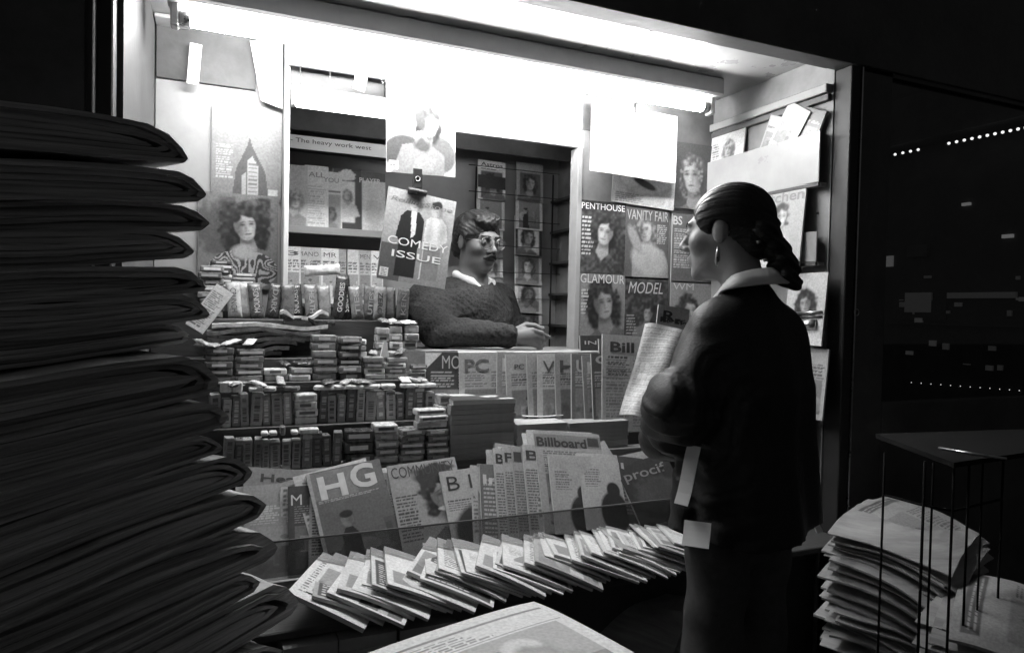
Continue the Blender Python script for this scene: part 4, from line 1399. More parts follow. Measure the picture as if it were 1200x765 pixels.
for (px, ww, hh, rl, lb) in ((592, .17, .315, 14, 'folded pale newspaper rising behind the fanned tabloids'), (722, .20, .285, -20, 'pale-edged folded tabloid leaning left at the right of the low rack'), (762, .16, .27, -7, 'thin pale-edged tabloid behind the dim lettering')):
    a = A_text(ww, hh, .4, .15, int(px), .005); rackmag(px, ww, hh, -1, rl, a, [], lb, t=.012)
# fallen one along the rack stop
q = P(535, 672, Z=ZK + .07)

# ================================================================== low rack: overlapping row lying in front
r8 = np.random.RandomState(8)
xa, xb = P(320, 690, Z=ZK + .04).x, P(812, 650, Z=ZK + .04).x
x = xa
i = 0
sp_list = []
while x < xb - .01 and len(sp_list) < 49:
    f = (x - xa) / (xb - xa)
    an = 19 + 5 * r8.rand() - 3 * f
    t_ = (.0088 - .004 * f) * (.6 + .7 * r8.rand())
    sp_list.append((x, t_, f, an)); x += t_ / math.sin(R(an)) * (.95 + (.9 * r8.rand() ** 2))
lab_n = len(sp_list)
for i, (x, t_, f, an) in enumerate(sp_list):
    w, h = .195, .265
    a = Art(w, h, .003, (.72, .66, .4, .74, .62, .7)[i % 6], 140 + i)
    k = i % 5
    if k == 0:
        a.lines(.08, .55, .15, 1.1, 9, .2)
    elif k == 1:
        a.scene(.06, .94, .05, .8, .1, .6, i)
    elif k == 2:
        a.rect(.05, .95, .05, .9, .08); a.lines(.1, .8, .1, .8, 6, .6)
    elif k == 3:
        a.lines(.1, .8, .5, .8, 4, .4); a.scene(.4, .95, .04, .45, .08, .5, i)
    else:
        a.rect(.08, .9, .1, .5, .3)
    a.grain(.12)
    m_ = Matrix.Rotation(R(-9 + r8.uniform(-2, 2)), 3, 'Z') @ Matrix.Rotation(R(-90 + 5), 3, 'X') @ Matrix.Rotation(R(0), 3, 'Y') 
    m_ = Matrix.Rotation(R(-19 + r8.uniform(-10, 9)), 3, 'Z') @ Matrix.Rotation(R(an), 3, 'Y') @ Matrix.Rotation(R(-90), 3, 'X')
    magazine((x + w / 2, 1.578 + r8.uniform(-.028, .024) + .03 * f, ZK + math.sin(R(an)) * w / 2 + t_ / 2 + .002), w, h, t_ * .93, m_, a, [],
             '%s magazine from left in the overlapping row lying along the low rack' % ORD[i], group='overlapping flat magazines', bend=-.006 * r8.rand(), curl=.010 * r8.rand(), edge=paper_edge('flat_edge', .55, 8.0))
# stacks of back numbers under the front edge, left
kb('low_bench', XL + .01, XP(560, 1.57, 740), 1.565, 1.744, 0, .30, M_dark, .003)
for s_, (p0, p1, n_) in enumerate(((335, 400, 8), (402, 470, 8), (472, 540, 7))):
    flat_pile(p0, p1, 1.572, .3005, .029 * 8, .16, n_, 20 + s_, 'the %s stack of back numbers under the rack edge' % ('left', 'middle', 'right')[s_], None, .28)

# ================================================================== right wall pockets
XM = XW - .02
for (px, py, w, h, art, ti, lb, rl, X_) in (
        (852, 181, .20, .28, A_portrait(.20, .28, .6, 161, .55, .80, .15, skin=.45, hair=.2, shirt=.4, lines=[(.05, .3, .6, 1.0, 5, .2)]), [('playboy', .5, .87, .92, .13, .3, .03, .15)], 'playboy magazine in the top right wall pocket', 0, XM),
        (912, 268, .235, .30, A_portrait(.235, .30, .42, 162, .55, .82, .15, skin=.6, hair=.06, shirt=.5, low=.2), [('Kitchen', .5, .88, .95, .13, .22, .02)], 'Kitchen magazine in the middle right wall pocket', 0, xp - .012),
        (944, 362, .17, .25, A_portrait(.17, .25, .5, 163, .5, .85, .18, skin=.35, hair=.03, shirt=.7, big=1.3), [], 'cover with round dark hairdo in the lower right wall pocket', 0, xp - .012),
        (945, 448, .17, .24, A_text(.17, .24, .4, .1, 164), [], 'pale magazine in the lowest right wall pocket', 0, xp - .012)):
    mag_at(px, py, None, w, h, .006, art, ti, lb, rz=-90, roll=rl, X=X_, tilt=5)
for (px, py, w, h, bg, rl, lb) in ((926, 150, .12, .16, .45, 34, 'crumpled pale magazine lying askew in the top right pocket'), (948, 150, .11, .13, .08, 24, 'dark folded magazine behind the askew pale one'), (908, 158, .10, .13, .4, 22, 'pale booklet left of the askew magazine')):
    a = A_text(w, h, bg, .12 if bg > .3 else .4, int(px), .004)
    mag_at(px, py, None, w, h, .008, a, [], lb, rz=-90, roll=rl, X=XM - (.010 if bg > .6 and w > .12 else .0 if bg < .3 else .005), tilt=3)
# little padlocked hasp in front of the lower pocket
q = P(944, 372, X=xp - .02)
hs = empty('hasp_lock', q, None, 'small steel hasp and lock on the right wall pocket', 'lock')
link('bar', tube_me([(0, -.07, .02), (0, .06, .012)], .005, 8), hs, M_steel)
link('bar', tube_me([(0, -.07, .004), (0, .06, -.002)], .004, 8), hs, M_black_metal)
link('body', tube_me([(-.004, -.05, -.022), (-.004, .03, -.026)], .017, 10), hs, M_steel)
# ================================================================== sweets, gum and cigarettes
def wrapper_me(w, h, t, v, seed, zig=True):
    """pillow wrapper with crimped ends, standing in x-z, base z = 0"""
    r = np.random.RandomState(seed)
    nx, nz = 7, 13
    verts, faces = [], []
    for s in (-1, 1):
        for j in range(nz):
            for i in range(nx):
                u, q = i / (nx - 1) * 2 - 1, j / (nz - 1)
                e = min(q, 1 - q)
                p = (1 - abs(u) ** 3) ** .5 * min(1.0, (max(e - .06, 0) / .12)) ** .6
                y = s * (t / 2 * p + .0006) + (.0015 * (i % 2) if e < .07 else 0)
                wz = w / 2 * (1 if e > .1 else 1.03)
                verts.append((u * wz, y + .0006 * r.randn(), q * h + (.0015 * (i % 2) if e == 0 else 0)))
    n1 = nx * nz
    for s in range(2):
        for j in range(nz - 1):
            for i in range(nx - 1):
                a, b, c, d = [s * n1 + k for k in (j * nx + i, j * nx + i + 1, (j + 1) * nx + i + 1, (j + 1) * nx + i)]
                faces.append((a, b, c, d) if s == 0 else (d, c, b, a))
    for j in range(nz - 1):
        for i in (0, nx - 1):
            a, b = j * nx + i, (j + 1) * nx + i
            f = (a, b, b + n1, a + n1)
            faces.append(f if i == 0 else f[::-1])
    for i in range(nx - 1):
        faces.append((i + 1, i, i + n1, i + 1 + n1))
        k = (nz - 1) * nx
        faces.append((k + i, k + i + 1, k + i + 1 + n1, k + i + n1))
    return mesh(verts, faces, True)


def foil(v):
    k = 'foil_%02d' % int(v * 100)
    return mat(k, v, .28, .5, .35, 40.0, .3, 120.0)


# --- chocolate bars standing on the fourth step
bars = [(276, .42, 'CRUNCH', .1), (288, .4, '', 0), (302, .10, 'MOUNDS', .7), (319, .07, 'DARK', .35), (337, .12, '', 0), (349, .05, 'SNICKERS', .7), (366, .18, 'HEATH', .5), (382, .28, '', 0),
        (396, .05, 'GOODIES', .75), (407, .05, 'GOODIES', .75), (420, .24, 'TIES', .6), (432, .16, 'UTIES', .55), (444, .3, 'ZERO', .1), (458, .2, '', 0), (471, .14, 'KEN', .5)]
for i, (px, v, tx, fg) in enumerate(bars):
    hh = .118 if v > .06 or tx == 'SNICKERS' else .155
    w_ = .043
    b = P(px, 362, Y=Y_S[4] + .03)
    c = empty('candy_bar', (b.x, Y_S[4] + .028 + .012 * (i % 2), Z_S[4] + .0006), (R(-4), R(random.uniform(-7, 7)), R(random.uniform(-10, 10))),
              '%s upright chocolate bar from left in the row below the hatch sill' % ORD[i], 'candy bar', 'upright chocolate bars')
    link('wrapper', wrapper_me(w_, hh, .02, v, i), c, foil(v))
    if tx:
        lettering('lettering', c, tx, 0, hh * .5, hh * .66, w_ * .4, fg * .8, -.0125, .02, 0, R(-90) if i % 3 else R(90))
# pale pouch lying on top of the bars
q = P(378, 320, Y=Y_S[4] + .045)
o = link('sweet_pouch', wrapper_me(.035, .12, .025, .75, 77), None, foil(.75)); o.location = (q.x - .06, q.y + .01, q.z + .004); o.rotation_euler = (0, R(84), 0)
tag(o, 'pale pouch lying across the upright chocolate bars', 'pouch')
# little figures/dispensers
# --- flat packs stacked at the left on the top step
def flat_pack(w, d, t, v, seed):
    bm = bmesh.new(); bmesh.ops.create_cube(bm, size=1)
    for vv in bm.verts:
        vv.co = Vector((vv.co.x * w, vv.co.y * d, (vv.co.z + .5) * t))
    bmesh.ops.bevel(bm, geom=bm.edges[:], offset=min(t * .32, .004), segments=2, affect='EDGES', profile=.5)
    me = bpy.data.meshes.new('pack'); bm.to_mesh(me); bm.free()
    return me


FP = {}


def stack(px0, px1, Yf, z0, n, H, tones, where, depth=.055, name='candy_pack', cat='candy', py=430, band=True):
    x0, x1 = XP(px0, Yf, py), XP(px1, Yf, py)
    w_ = (x1 - x0) * .97
    t_ = H / n
    for k in range(n):
        v = tones[k % len(tones)]
        key = (round(w_, 3), round(t_, 4), depth)
        if key not in FP:
            FP[key] = flat_pack(w_, depth, t_ * .965, v, 1)
        me = FP[key].copy()
        me.materials.append(foil(v))
        root = empty(name, ((x0 + x1) / 2 + random.uniform(-.004, .004), Yf + depth / 2 + random.uniform(-.003, .006), z0 + .0004 + t_ * k), (0, 0, R(random.uniform(-6, 6))),
                     '%s pack in %s' % ('top' if k == n - 1 else 'bottom' if k == 0 else ORD[k] + ' from below', where), cat, where)
        link('wrapper', me, root)
        if band:
            vv = .72 if v < .35 else .12
            bw = w_ * (.45 + .4 * random.random())
            box('label_band', -bw / 2, bw / 2, -depth / 2 - .0008, -depth / 2 + .0004, t_ * .3, t_ * .68, ink(vv if k % 3 else .4), root, 0)


Y5 = Y_S[5] + .003
stack(233, 262, Y5 - .03, Z_S[4], 8, .17, [.3, .15, .1, .2], 'the left stack beside the curly-haired portrait', .045, py=300)
stack(246, 272, Y5, Z_S[5], 7, .105, [.06, .2, .08, .7], 'the dark stack before the curly-haired portrait', .04, py=300)
stack(272, 299, Y5, Z_S[5], 5, .065, [.35, .28, .4], 'the grey stack before the curly-haired portrait', .04, py=310)
# --- second step: stacks of flat packs
for (p0, p1, n, H, tn, wh) in ((240, 274, 5, .105, [.16, .12, .1], 'the leftmost stack on the second step'), (275, 309, 5, .10, [.14, .1, .2], 'the second stack on the second step'),
                           (310, 338, 2, .04, [.35, .75], 'the low stack after the two left ones'), (339, 365, 2, .042, [.75, .3], 'the low white-topped stack in the step middle'),
                           (366, 395, 6, .145, [.24, .3, .2, .34], 'the tall grey stack on the second step'), (396, 424, 6, .140, [.06, .2, .05, .1], 'the tall dark stack on the second step'),
                           (426, 451, 4, .075, [.3, .72, .2], 'the pale-banded stack right of the tall dark one'), (453, 478, 4, .072, [.25, .2, .7], 'the stack second from the right end'), (479, 500, 3, .048, [.12, .7], 'the low stack at the right end')):
    stack(p0, p1, Y_S[2] + .008, Z_S[2], n, H, tn, wh)
# --- third step: folded carrier bags at left, boxed packs at right
r9 = np.random.RandomState(9)
zz_ = Z_S[3]
for k in range(7):
    x0, x1 = XP(238 + 6 * k % 13, 2.3, 400), XP(330 + 9 * k, 2.3, 400)
    me = loose_sheet(x1 - x0, .07, .012, lambda u, v, k=k: .006 * math.sin(7 * u + k), 700 + k, 16, 5)
    o = link('folded_bag', me, None, foil((.03, .10, .05, .08, .04, .14, .62)[k])); o.location = ((x0 + x1) / 2, Y_S[3] + .036, zz_ + .007); zz_ += .0145
    tag(o, '%s folded plastic bag in the dark limp pile behind the flat packs' % ('topmost' if k == 6 else ORD[k] + ' from below'), 'bag', 'folded bags')
for k, (px, ww, v) in enumerate(((362, .16, .03), (356, .15, .72))):
    me = loose_sheet(ww, .06, .010, lambda u, v_, k=k: .009 * math.sin(6 * u + k * 2) + .004 * math.sin(17 * u), 720 + k, 18, 5)
    b = P(px, 370, Y=Y_S[3] + .05)
    o = link('folded_bag', me, None, foil(v)); o.location = (b.x, Y_S[3] + .04, zz_ + .012); zz_ += .017
    tag(o, ('crumpled black bag across the limp pile', 'glossy white-edged bag on top of the limp pile')[k], 'bag')
for (p0, p1, n, H, tn, wh) in ((405, 430, 3, .06, [.6, .2, .75], 'the loose pale stack on the third step'), (440, 455, 4, .10, [.5, .3, .7], 'the left of three boxed stacks on the third step'),
                           (456, 472, 4, .105, [.4, .6, .3], 'the middle of three boxed stacks on the third step'), (473, 490, 4, .108, [.3, .55, .4], 'the right of three boxed stacks on the third step')):
    stack(p0, p1, Y_S[3] + .008, Z_S[3], n, H, tn, wh, .05)
q = P(451, 404, Y=Y_S[2] + .02)
o = link('price_card', mesh([(-.014, 0, 0), (.014, 0, 0), (.004, 0, .05), (-.004, 0, .05), (-.014, .02, 0), (.014, .02, 0), (.004, .012, .05), (-.004, .012, .05)], [(0, 1, 2, 3), (5, 4, 7, 6), (0, 3, 7, 4), (1, 5, 6, 2), (3, 2, 6, 7)]), None, mat('white_paper', .8))
o.location = (q.x, Y_S[2] + .012, Z_S[2] + .0745)
tag(o, 'tiny folded white card standing on the pale-banded stack', 'card')

# --- gum and cigarette packs standing in the two lower rows
PK = {}


def pack_label(w, h, bg, fg, seed):
    a = Art(w, h, .0022, bg, seed)
    asp = a.asp
    r = np.random.RandomState(seed)
    y = .12 * asp
    while y < .88 * asp:
        dy = .05 * asp * (.6 + r.rand())
        a.rect(.22, .78, y, y + dy * .7, fg if r.rand() > .25 else bg)
        y += dy
    if r.rand() > .5:
        a.rect(0, 1, .9 * asp, asp, fg)
    return a.grain(.15, 5)


def pack_row(p0, p1, Yf, z0, hh, wmin, wmax, tones, where, seed, py, skip=()):
    r = np.random.RandomState(seed)
    x, xe = XP(p0, Yf, py), XP(p1, Yf, py)
    i = 0
    while x < xe - wmin * .5:
        vi = r.randint(len(tones))
        bg, fg = tones[vi]
        w_ = (wmin, (wmin + wmax) / 2, wmax)[r.randint(3)]
        hs = hh * (1, .93, .84)[r.randint(3)]
        key = (vi, round(w_, 4), round(hs, 4), where)
        if key not in PK:
            me = box_me(-w_ / 2 * .97, w_ / 2 * .97, 0, .05, 0, hs, .003, 2); me.materials.append(foil(min(.8, bg * 1.1)))
            lm = print_grid(pack_label(w_, hs, bg, fg, seed + vi * 7 + int(w_ * 1e4)), w_ * .86, hs * .92, -.0009)
            PK[key] = (me, lm)
        me, lm = PK[key]
        root = empty('gum_pack', (x + w_ / 2, Yf + .006 + r.uniform(0, .008), z0 + .0005), (R(r.uniform(-3, 1)), R(r.uniform(-3, 3)), R(r.uniform(-7, 7))),
                     '%s pack from left in %s' % (ORD[min(i, 33)], where), 'gum pack', where)
        link('carton', me, root)
        lo = link('label', lm, root); lo.location = (0, 0, hs * .04)
        x += w_ + .0012
        i += 1


tones1 = [(.36, .08), (.22, .6), (.5, .12), (.14, .5), (.3, .7)]
tones0 = [(.10, .3), (.16, .4), (.22, .06), (.08, .2), (.3, .1)]
pack_row(247, 343, Y_S[1] + .004, Z_S[1], .098, .024, .034, tones1, 'the middle gum row left of the pale tins', 201, 470)
stack(345, 372, Y_S[1] + .006, Z_S[1], 4, .094, [.4, .75, .5, .7], 'the pale tins in the middle gum row', .05, py=470)
pack_row(374, 514, Y_S[1] + .004, Z_S[1], .102, .026, .036, tones1, 'the middle gum row right of the pale tins', 202, 470)
# small packs lying on the middle row
for k, (px, v, ww) in enumerate(((267, .75, .03), (278, .75, .028), (300, .7, .04), (318, .7, .035), (337, .12, .07), (380, .75, .06), (395, .7, .05), (415, .75, .06), (436, .7, .05), (455, .72, .045), (478, .65, .05), (497, .78, .07))):
    b = P(px, 447, Y=Y_S[1] + .03)
    o = link('loose_pack', flat_pack(ww, .045, .012 if k > 1 else .03, v, 1), None, foil(v)); o.location = (b.x, Y_S[1] + .032, Z_S[1] + .1032); o.rotation_euler = (0, 0, R(r9.uniform(-25, 25)))
    tag(o, '%s loose small pack from left lying on the middle gum row' % ORD[k], 'candy', 'loose packs on the middle row')
pack_row(262, 404, Y_S[0] + .006, Z_S[0], .100, .022, .030, tones0, 'the lowest gum row at left', 203, 525)
stack(405, 439, Y_S[0] + .006, Z_S[0], 3, .105, [.04, .07, .05], 'the dark carton stack in the lowest row', .06, 'carton', 'carton', 525)
stack(440, 468, Y_S[0] + .004, Z_S[0], 5, .118, [.28, .24, .3, .26, .6], 'the tall grey carton stack in the lowest row', .07, 'carton', 'carton', 525)
stack(470, 499, Y_S[0] + .006, Z_S[0], 5, .100, [.2, .24, .18], 'the last but one carton stack in the lowest row', .07, 'carton', 'carton', 525)
stack(500, 527, Y_S[0] + .006, Z_S[0], 5, .098, [.18, .22, .2], 'the last carton stack in the lowest row', .07, 'carton', 'carton', 525)
stack(489, 525, Y_S[0] + .012, Z_S[0] + .1015, 3, .058, [.5, .65, .6], 'the three pale cartons by the tall square pile', .05, 'carton', 'carton', 490)
for k, (px, v, ww, hh) in enumerate(((310, .75, .02, .012), (320, .75, .022, .012), (331, .2, .014, .026), (345, .75, .02, .012), (362, .65, .055, .016))):
    b = P(px, 503, Y=Y_S[0] + .03)
    o = link('loose_pack', flat_pack(ww, .035, hh, v, 1), None, foil(v)); o.location = (b.x, Y_S[0] + .032, Z_S[0] + .1005)
    tag(o, '%s small item from left lying on the lowest gum row' % ORD[k], 'candy', 'loose packs on the lowest row')
# two pale stacks of packs at the far right end of the middle step
stack(514, 527, Y_S[1] - .04, Z_S[0], 6, .20, [.5, .6, .4], 'the slim pale stack left of the tall square pile', .05, 'carton', 'carton', 470)

# --- loose wrapped sweets strewn over the steps
r11 = np.random.RandomState(21)
for st_, (zz_, yy_, p0, p1, n_, nm_) in enumerate(((Z_S[2] + .108, Y_S[2] + .03, 242, 308, 5, 'the two left stacks of flat packs'), (Z_S[2] + .047, Y_S[2] + .03, 312, 364, 4, 'the low middle stacks'),
                                        (Z_S[3] + .112, Y_S[3] + .03, 442, 489, 5, 'the boxed stacks beside the vendor'), (Z_S[2] + .08, Y_S[2] + .03, 428, 477, 4, 'the stacks before the boxed ones'),
                                        (Z_S[1] + .118, Y_S[1] + .03, 250, 340, 6, 'the middle gum row at left'), (Z_S[1] + .118, Y_S[1] + .03, 385, 510, 8, 'the middle gum row at right'))):
    xs_ = np.sort(r11.uniform(p0, p1, n_))
    for k, px in enumerate(xs_):
        v = r11.choice([.08, .2, .4, .7, .75])
        o = link('wrapped_sweet', wrapper_me(.022 + .014 * r11.rand(), .05 + .03 * r11.rand(), .011, v, 800 + st_ * 20 + k), None, foil(float(v)))
        b = XP(px, yy_, 440)
        o.rotation_euler = (Matrix.Rotation(R(r11.uniform(-60, 60)), 3, 'Z') @ Matrix.Rotation(R(r11.uniform(-14, 14)), 3, 'Y') @ Matrix.Rotation(R(-84 + r11.uniform(-8, 8)), 3, 'X')).to_euler()
        o.location = (b, yy_ - .02 + r11.uniform(-.01, .01), zz_ + .003 + .004 * r11.rand())
        tag(o, '%s loose wrapped sweet from left lying on %s' % (ORD[k], nm_), 'candy', 'loose sweets on ' + nm_)
# ================================================================== people: smooth-union solids
class Solid:
    def __init__(s):
        s.pr = []

    def cap(s, a, b, ra, rb=None, k=.02, sc=(1, 1, 1), sub=False, M=None):
        s.pr.append(('cap', Vector(a), Vector(b), ra, ra if rb is None else rb, k, np.array(sc, float), sub, M)); return s

    def ell(s, c, r, k=.02, sub=False, M=None, rot=None):
        s.pr.append(('ell', Vector(c), Vector(r) if hasattr(r, '__len__') else Vector((r, r, r)), rot, None, k, None, sub, M)); return s

    def build(s, vox, disp=None, post=None):
        lo, hi = np.full(3, 1e9), np.full(3, -1e9)
        data = []
        for p in s.pr:
            M = p[8]
            if p[0] == 'cap':
                a, b = p[1], p[2]
                if M is not None:
                    a, b = M @ a, M @ b
                rr = max(p[3], p[4]) * max(p[6])
                l = np.minimum(a, b) - rr; h = np.maximum(a, b) + rr
                data.append((p, np.array(a), np.array(b), None, l, h))
            else:
                Rm = (M.to_3x3() if M is not None else Matrix.Identity(3)) @ (p[3] if p[3] is not None else Matrix.Identity(3))
                c = M @ p[1] if M is not None else p[1]
                rr = max(p[2])
                data.append((p, np.array(c), np.array(p[2]), np.array(Rm), np.array(c) - rr, np.array(c) + rr))
            if not p[7]:
                lo = np.minimum(lo, data[-1][4]); hi = np.maximum(hi, data[-1][5])
        lo -= vox * 5; hi += vox * 5
        n = np.ceil((hi - lo) / vox).astype(int) + 1
        ax = [lo[i] + vox * np.arange(n[i]) for i in range(3)]
        F = np.full(n, .5, np.float32)
        for (p, a, b, Rm, l, h) in data:
            k = p[5]
            pad = k * 1.5 + vox * 3
            i0 = [max(0, int((l[i] - pad - lo[i]) / vox)) for i in range(3)]
            i1 = [min(n[i], int((h[i] + pad - lo[i]) / vox) + 2) for i in range(3)]
            if any(i1[i] <= i0[i] for i in range(3)):
                continue
            sl = tuple(slice(i0[i], i1[i]) for i in range(3))
            x = ax[0][sl[0]][:, None, None].astype(np.float32); y = ax[1][sl[1]][None, :, None].astype(np.float32); z = ax[2][sl[2]][None, None, :].astype(np.float32)
            if p[0] == 'cap':
                sc = p[6]
                m = .5 * (a + b)
                X, Y, Z = (x - m[0]) / sc[0], (y - m[1]) / sc[1], (z - m[2]) / sc[2]
                aa, bb = (a - m) / sc, (b - m) / sc
                ba = bb - aa
                L = float(ba @ ba) + 1e-9
                hh = np.clip(((X - aa[0]) * ba[0] + (Y - aa[1]) * ba[1] + (Z - aa[2]) * ba[2]) / L, 0, 1)
                d = np.sqrt((X - aa[0] - ba[0] * hh) ** 2 + (Y - aa[1] - ba[1] * hh) ** 2 + (Z - aa[2] - ba[2] * hh) ** 2) - (p[3] + (p[4] - p[3]) * hh)
                d = d * float(sc.min())
            else:
                X, Y, Z = x - a[0], y - a[1], z - a[2]
                u = Rm[0, 0] * X + Rm[1, 0] * Y + Rm[2, 0] * Z
                v = Rm[0, 1] * X + Rm[1, 1] * Y + Rm[2, 1] * Z
                w = Rm[0, 2] * X + Rm[1, 2] * Y + Rm[2, 2] * Z
                k0 = np.sqrt((u / b[0]) ** 2 + (v / b[1]) ** 2 + (w / b[2]) ** 2)
                k1 = np.sqrt((u / b[0] ** 2) ** 2 + (v / b[1] ** 2) ** 2 + (w / b[2] ** 2) ** 2) + 1e-6
                d = k0 * (k0 - 1) / k1
            f = F[sl]
            if p[7]:
                q = np.clip(.5 - .5 * (f + d) / k, 0, 1)
                F[sl] = f * (1 - q) - d * q + k * q * (1 - q)
            else:
                q = np.clip(.5 + .5 * (d - f) / k, 0, 1)
                F[sl] = d * (1 - q) + f * q - k * q * (1 - q)
        if disp is not None:
            near = np.abs(F) < .05
            ii = np.nonzero(near)
            F[ii] += disp(ax[0][ii[0]], ax[1][ii[1]], ax[2][ii[2]]).astype(np.float32)
        if post is not None:
            F = np.maximum(F, post(ax[0][:, None, None], ax[1][None, :, None], ax[2][None, None, :]).astype(np.float32))
        return surface_nets(F, lo, vox)


def surface_nets(F, lo, vox):
    I = F < 0
    n = F.shape
    cs = [(i, j, k) for i in (0, 1) for j in (0, 1) for k in (0, 1)]
    def C(A, c): return A[c[0]:n[0] - 1 + c[0], c[1]:n[1] - 1 + c[1], c[2]:n[2] - 1 + c[2]]
    cnt = sum(C(I, c).astype(np.int8) for c in cs)
    act = (cnt > 0) & (cnt < 8)
    idx = np.argwhere(act)
    ids = np.full(act.shape, -1, np.int64)
    ids[act] = np.arange(len(idx))
    acc = np.zeros((len(idx), 3)); num = np.zeros(len(idx))
    vals = {c: C(F, c)[act] for c in cs}
    for c in cs:
        for a in range(3):
            if c[a] == 0:
                d = list(c); d[a] = 1; d = tuple(d)
                v0, v1 = vals[c], vals[d]
                m = (v0 < 0) != (v1 < 0)
                t = np.where(m, v0 / np.where(m, v0 - v1, 1), 0)
                p = np.array(c, float)[None, :].repeat(len(idx), 0)
                p[:, a] += t
                acc[m] += p[m]; num[m] += 1
    co = (idx + acc / num[:, None]) * vox + lo
    faces = []
    for a in range(3):
        b, c = (a + 1) % 3, (a + 2) % 3
        s0 = [slice(1, n[q] - 1) for q in range(3)]; s0[a] = slice(0, n[a] - 1)
        s1 = list(s0); s1[a] = slice(1, n[a])
        A0, A1 = I[tuple(s0)], I[tuple(s1)]
        e = np.argwhere(A0 != A1)
        fl = A0[tuple(e.T)]
        off = np.array([1, 1, 1]); off[a] = 0
        e = e + off
        def vid(db, dc):
            q = e.copy(); q[:, b] -= db; q[:, c] -= dc
            return ids[tuple(q.T)]
        q = np.stack([vid(1, 1), vid(0, 1), vid(0, 0), vid(1, 0)], -1)
        q[~fl] = q[~fl][:, ::-1]
        faces.append(q)
    f = np.concatenate(faces)
    f = f[(f >= 0).all(1)]
    return np_mesh(co, f, True)


def add_head(S, M, male=True, kf=1.0):
    """M maps head space (x right, y forward, z up, origin mid-head) into body space"""
    e = lambda c, r, k=.012, sub=False, rot=None: S.ell(c, r, k, sub, M, rot)
    cp = lambda a, b, ra, rb=None, k=.010, sub=False: S.cap(a, b, ra, rb, k, (1, 1, 1), sub, M)
    e((0, -.018, .030), (.074, .094, .084), .03)
    e((0, .022, -.028), (.060, .066, .082), .03)
    e((0, .030, -.076), (.048 if male else .042, .052, .034), .025)
    e((0, .072, -.098), (.020, .016, .015), .02)
    cp((-.034, .076, .024), (.034, .076, .024), .012 if male else .009, None, .016)
    for s in (-1, 1):
        e((s * .042, .054, -.022), (.022, .024, .022), .02)
        e((s * .031, .099, .004), (.019, .016, .013), .012, True)
        e((s * .031, .074, .004), (.0145, .0145, .0145), .004)
        e((s * .075, -.008, -.004), (.008, .019, .031), .006)
        e((s * .012, .096, -.031), (.0085, .010, .008), .008)
    cp((0, .084, .016), (0, .107, -.020), .0075, .0095, .010)
    e((0, .109, -.025), (.011, .012, .0095), .008)
    cp((-.016, .086, -.056), (.016, .086, -.056), .006, None, .007)
    e((0, .092, -.056), (.014, .007, .005), .006)
    cp((-.014, .087, -.068), (.014, .087, -.068), .0065, None, .007)


def finger(S, pts, r0, r1, M, k=.004):
    n = len(pts) - 1
    for i in range(n):
        ra = r0 + (r1 - r0) * i / n; rb = r0 + (r1 - r0) * (i + 1) / n
        S.cap(pts[i], pts[i + 1], ra, rb, k, (1, 1, 1), False, M)


skin_v = mat('skin_vendor', .15, .5, .4, .12, 30.0, .12, 260.0)
skin_c = mat('skin_customer', .28, .45, .4, .10, 30.0, .08, 260.0)
M_eye_w = mat('eye_white', .30, .2, .5, .05)
M_eye_d = mat('eye_iris', .02, .15, .5, .05)


def hair_mat(key, v, stretch, scale=1.0):
    return mat(key, v, .5, .4, .6, scale, .5, scale, stretch=stretch)


# ------------------------------------------------------------------ the vendor
vh = P(560, 283, Y=2.56)                                     # middle of the head
fdir = R(-90 + 24)                                           # heading of face in world (angle of +y)
vr = empty('person', (vh.x - .035, 2.63, 0.0), (0, 0, fdir - R(90) - R(4)), 'vendor with glasses, moustache and patterned sweater leaning on the counter', 'person')
VM = vr.matrix_basis.copy()
VI = VM.inverted()
toB = lambda w: VI @ Vector(w)


def vloc(px, py, Y):
    return toB(P(px, py, Y=Y))


hd = vloc(560, 284, 2.56)
HM = Matrix.Translation(hd) @ Matrix.Rotation(R(-3), 4, 'Z') @ Matrix.Rotation(R(-8), 4, 'X')
neck = hd + Vector((0, -.03, -.15))
shR = vloc(502, 352, 2.60); shL = vloc(584, 356, 2.76)
elR = vloc(512, 395, 2.42); wrR = vloc(598, 393, 2.33)
elR.z = max(elR.z, ZCT + .062); wrR.z = ZCT + .048
hip = Vector((neck.x, neck.y - .02, .95))
SB = Solid()
add_head(SB, HM, True)
SB.cap(hd + Vector((0, -.025, -.06)), neck + Vector((0, -.005, -.06)), .055, .060, .02)
SB.cap(shR, shL, .06, None, .04)
SB.cap(neck + Vector((0, 0, -.14)), hip, .14, .13, .05, (1.15, .75, 1))
SB.cap(shR, elR, .052, .044, .03); SB.cap(elR, wrR, .042, .030, .02)
elL = vloc(612, 430, 2.72); SB.cap(shL, elL, .052, .044, .03); SB.cap(elL, vloc(585, 445, 2.64), .042, .03, .02)
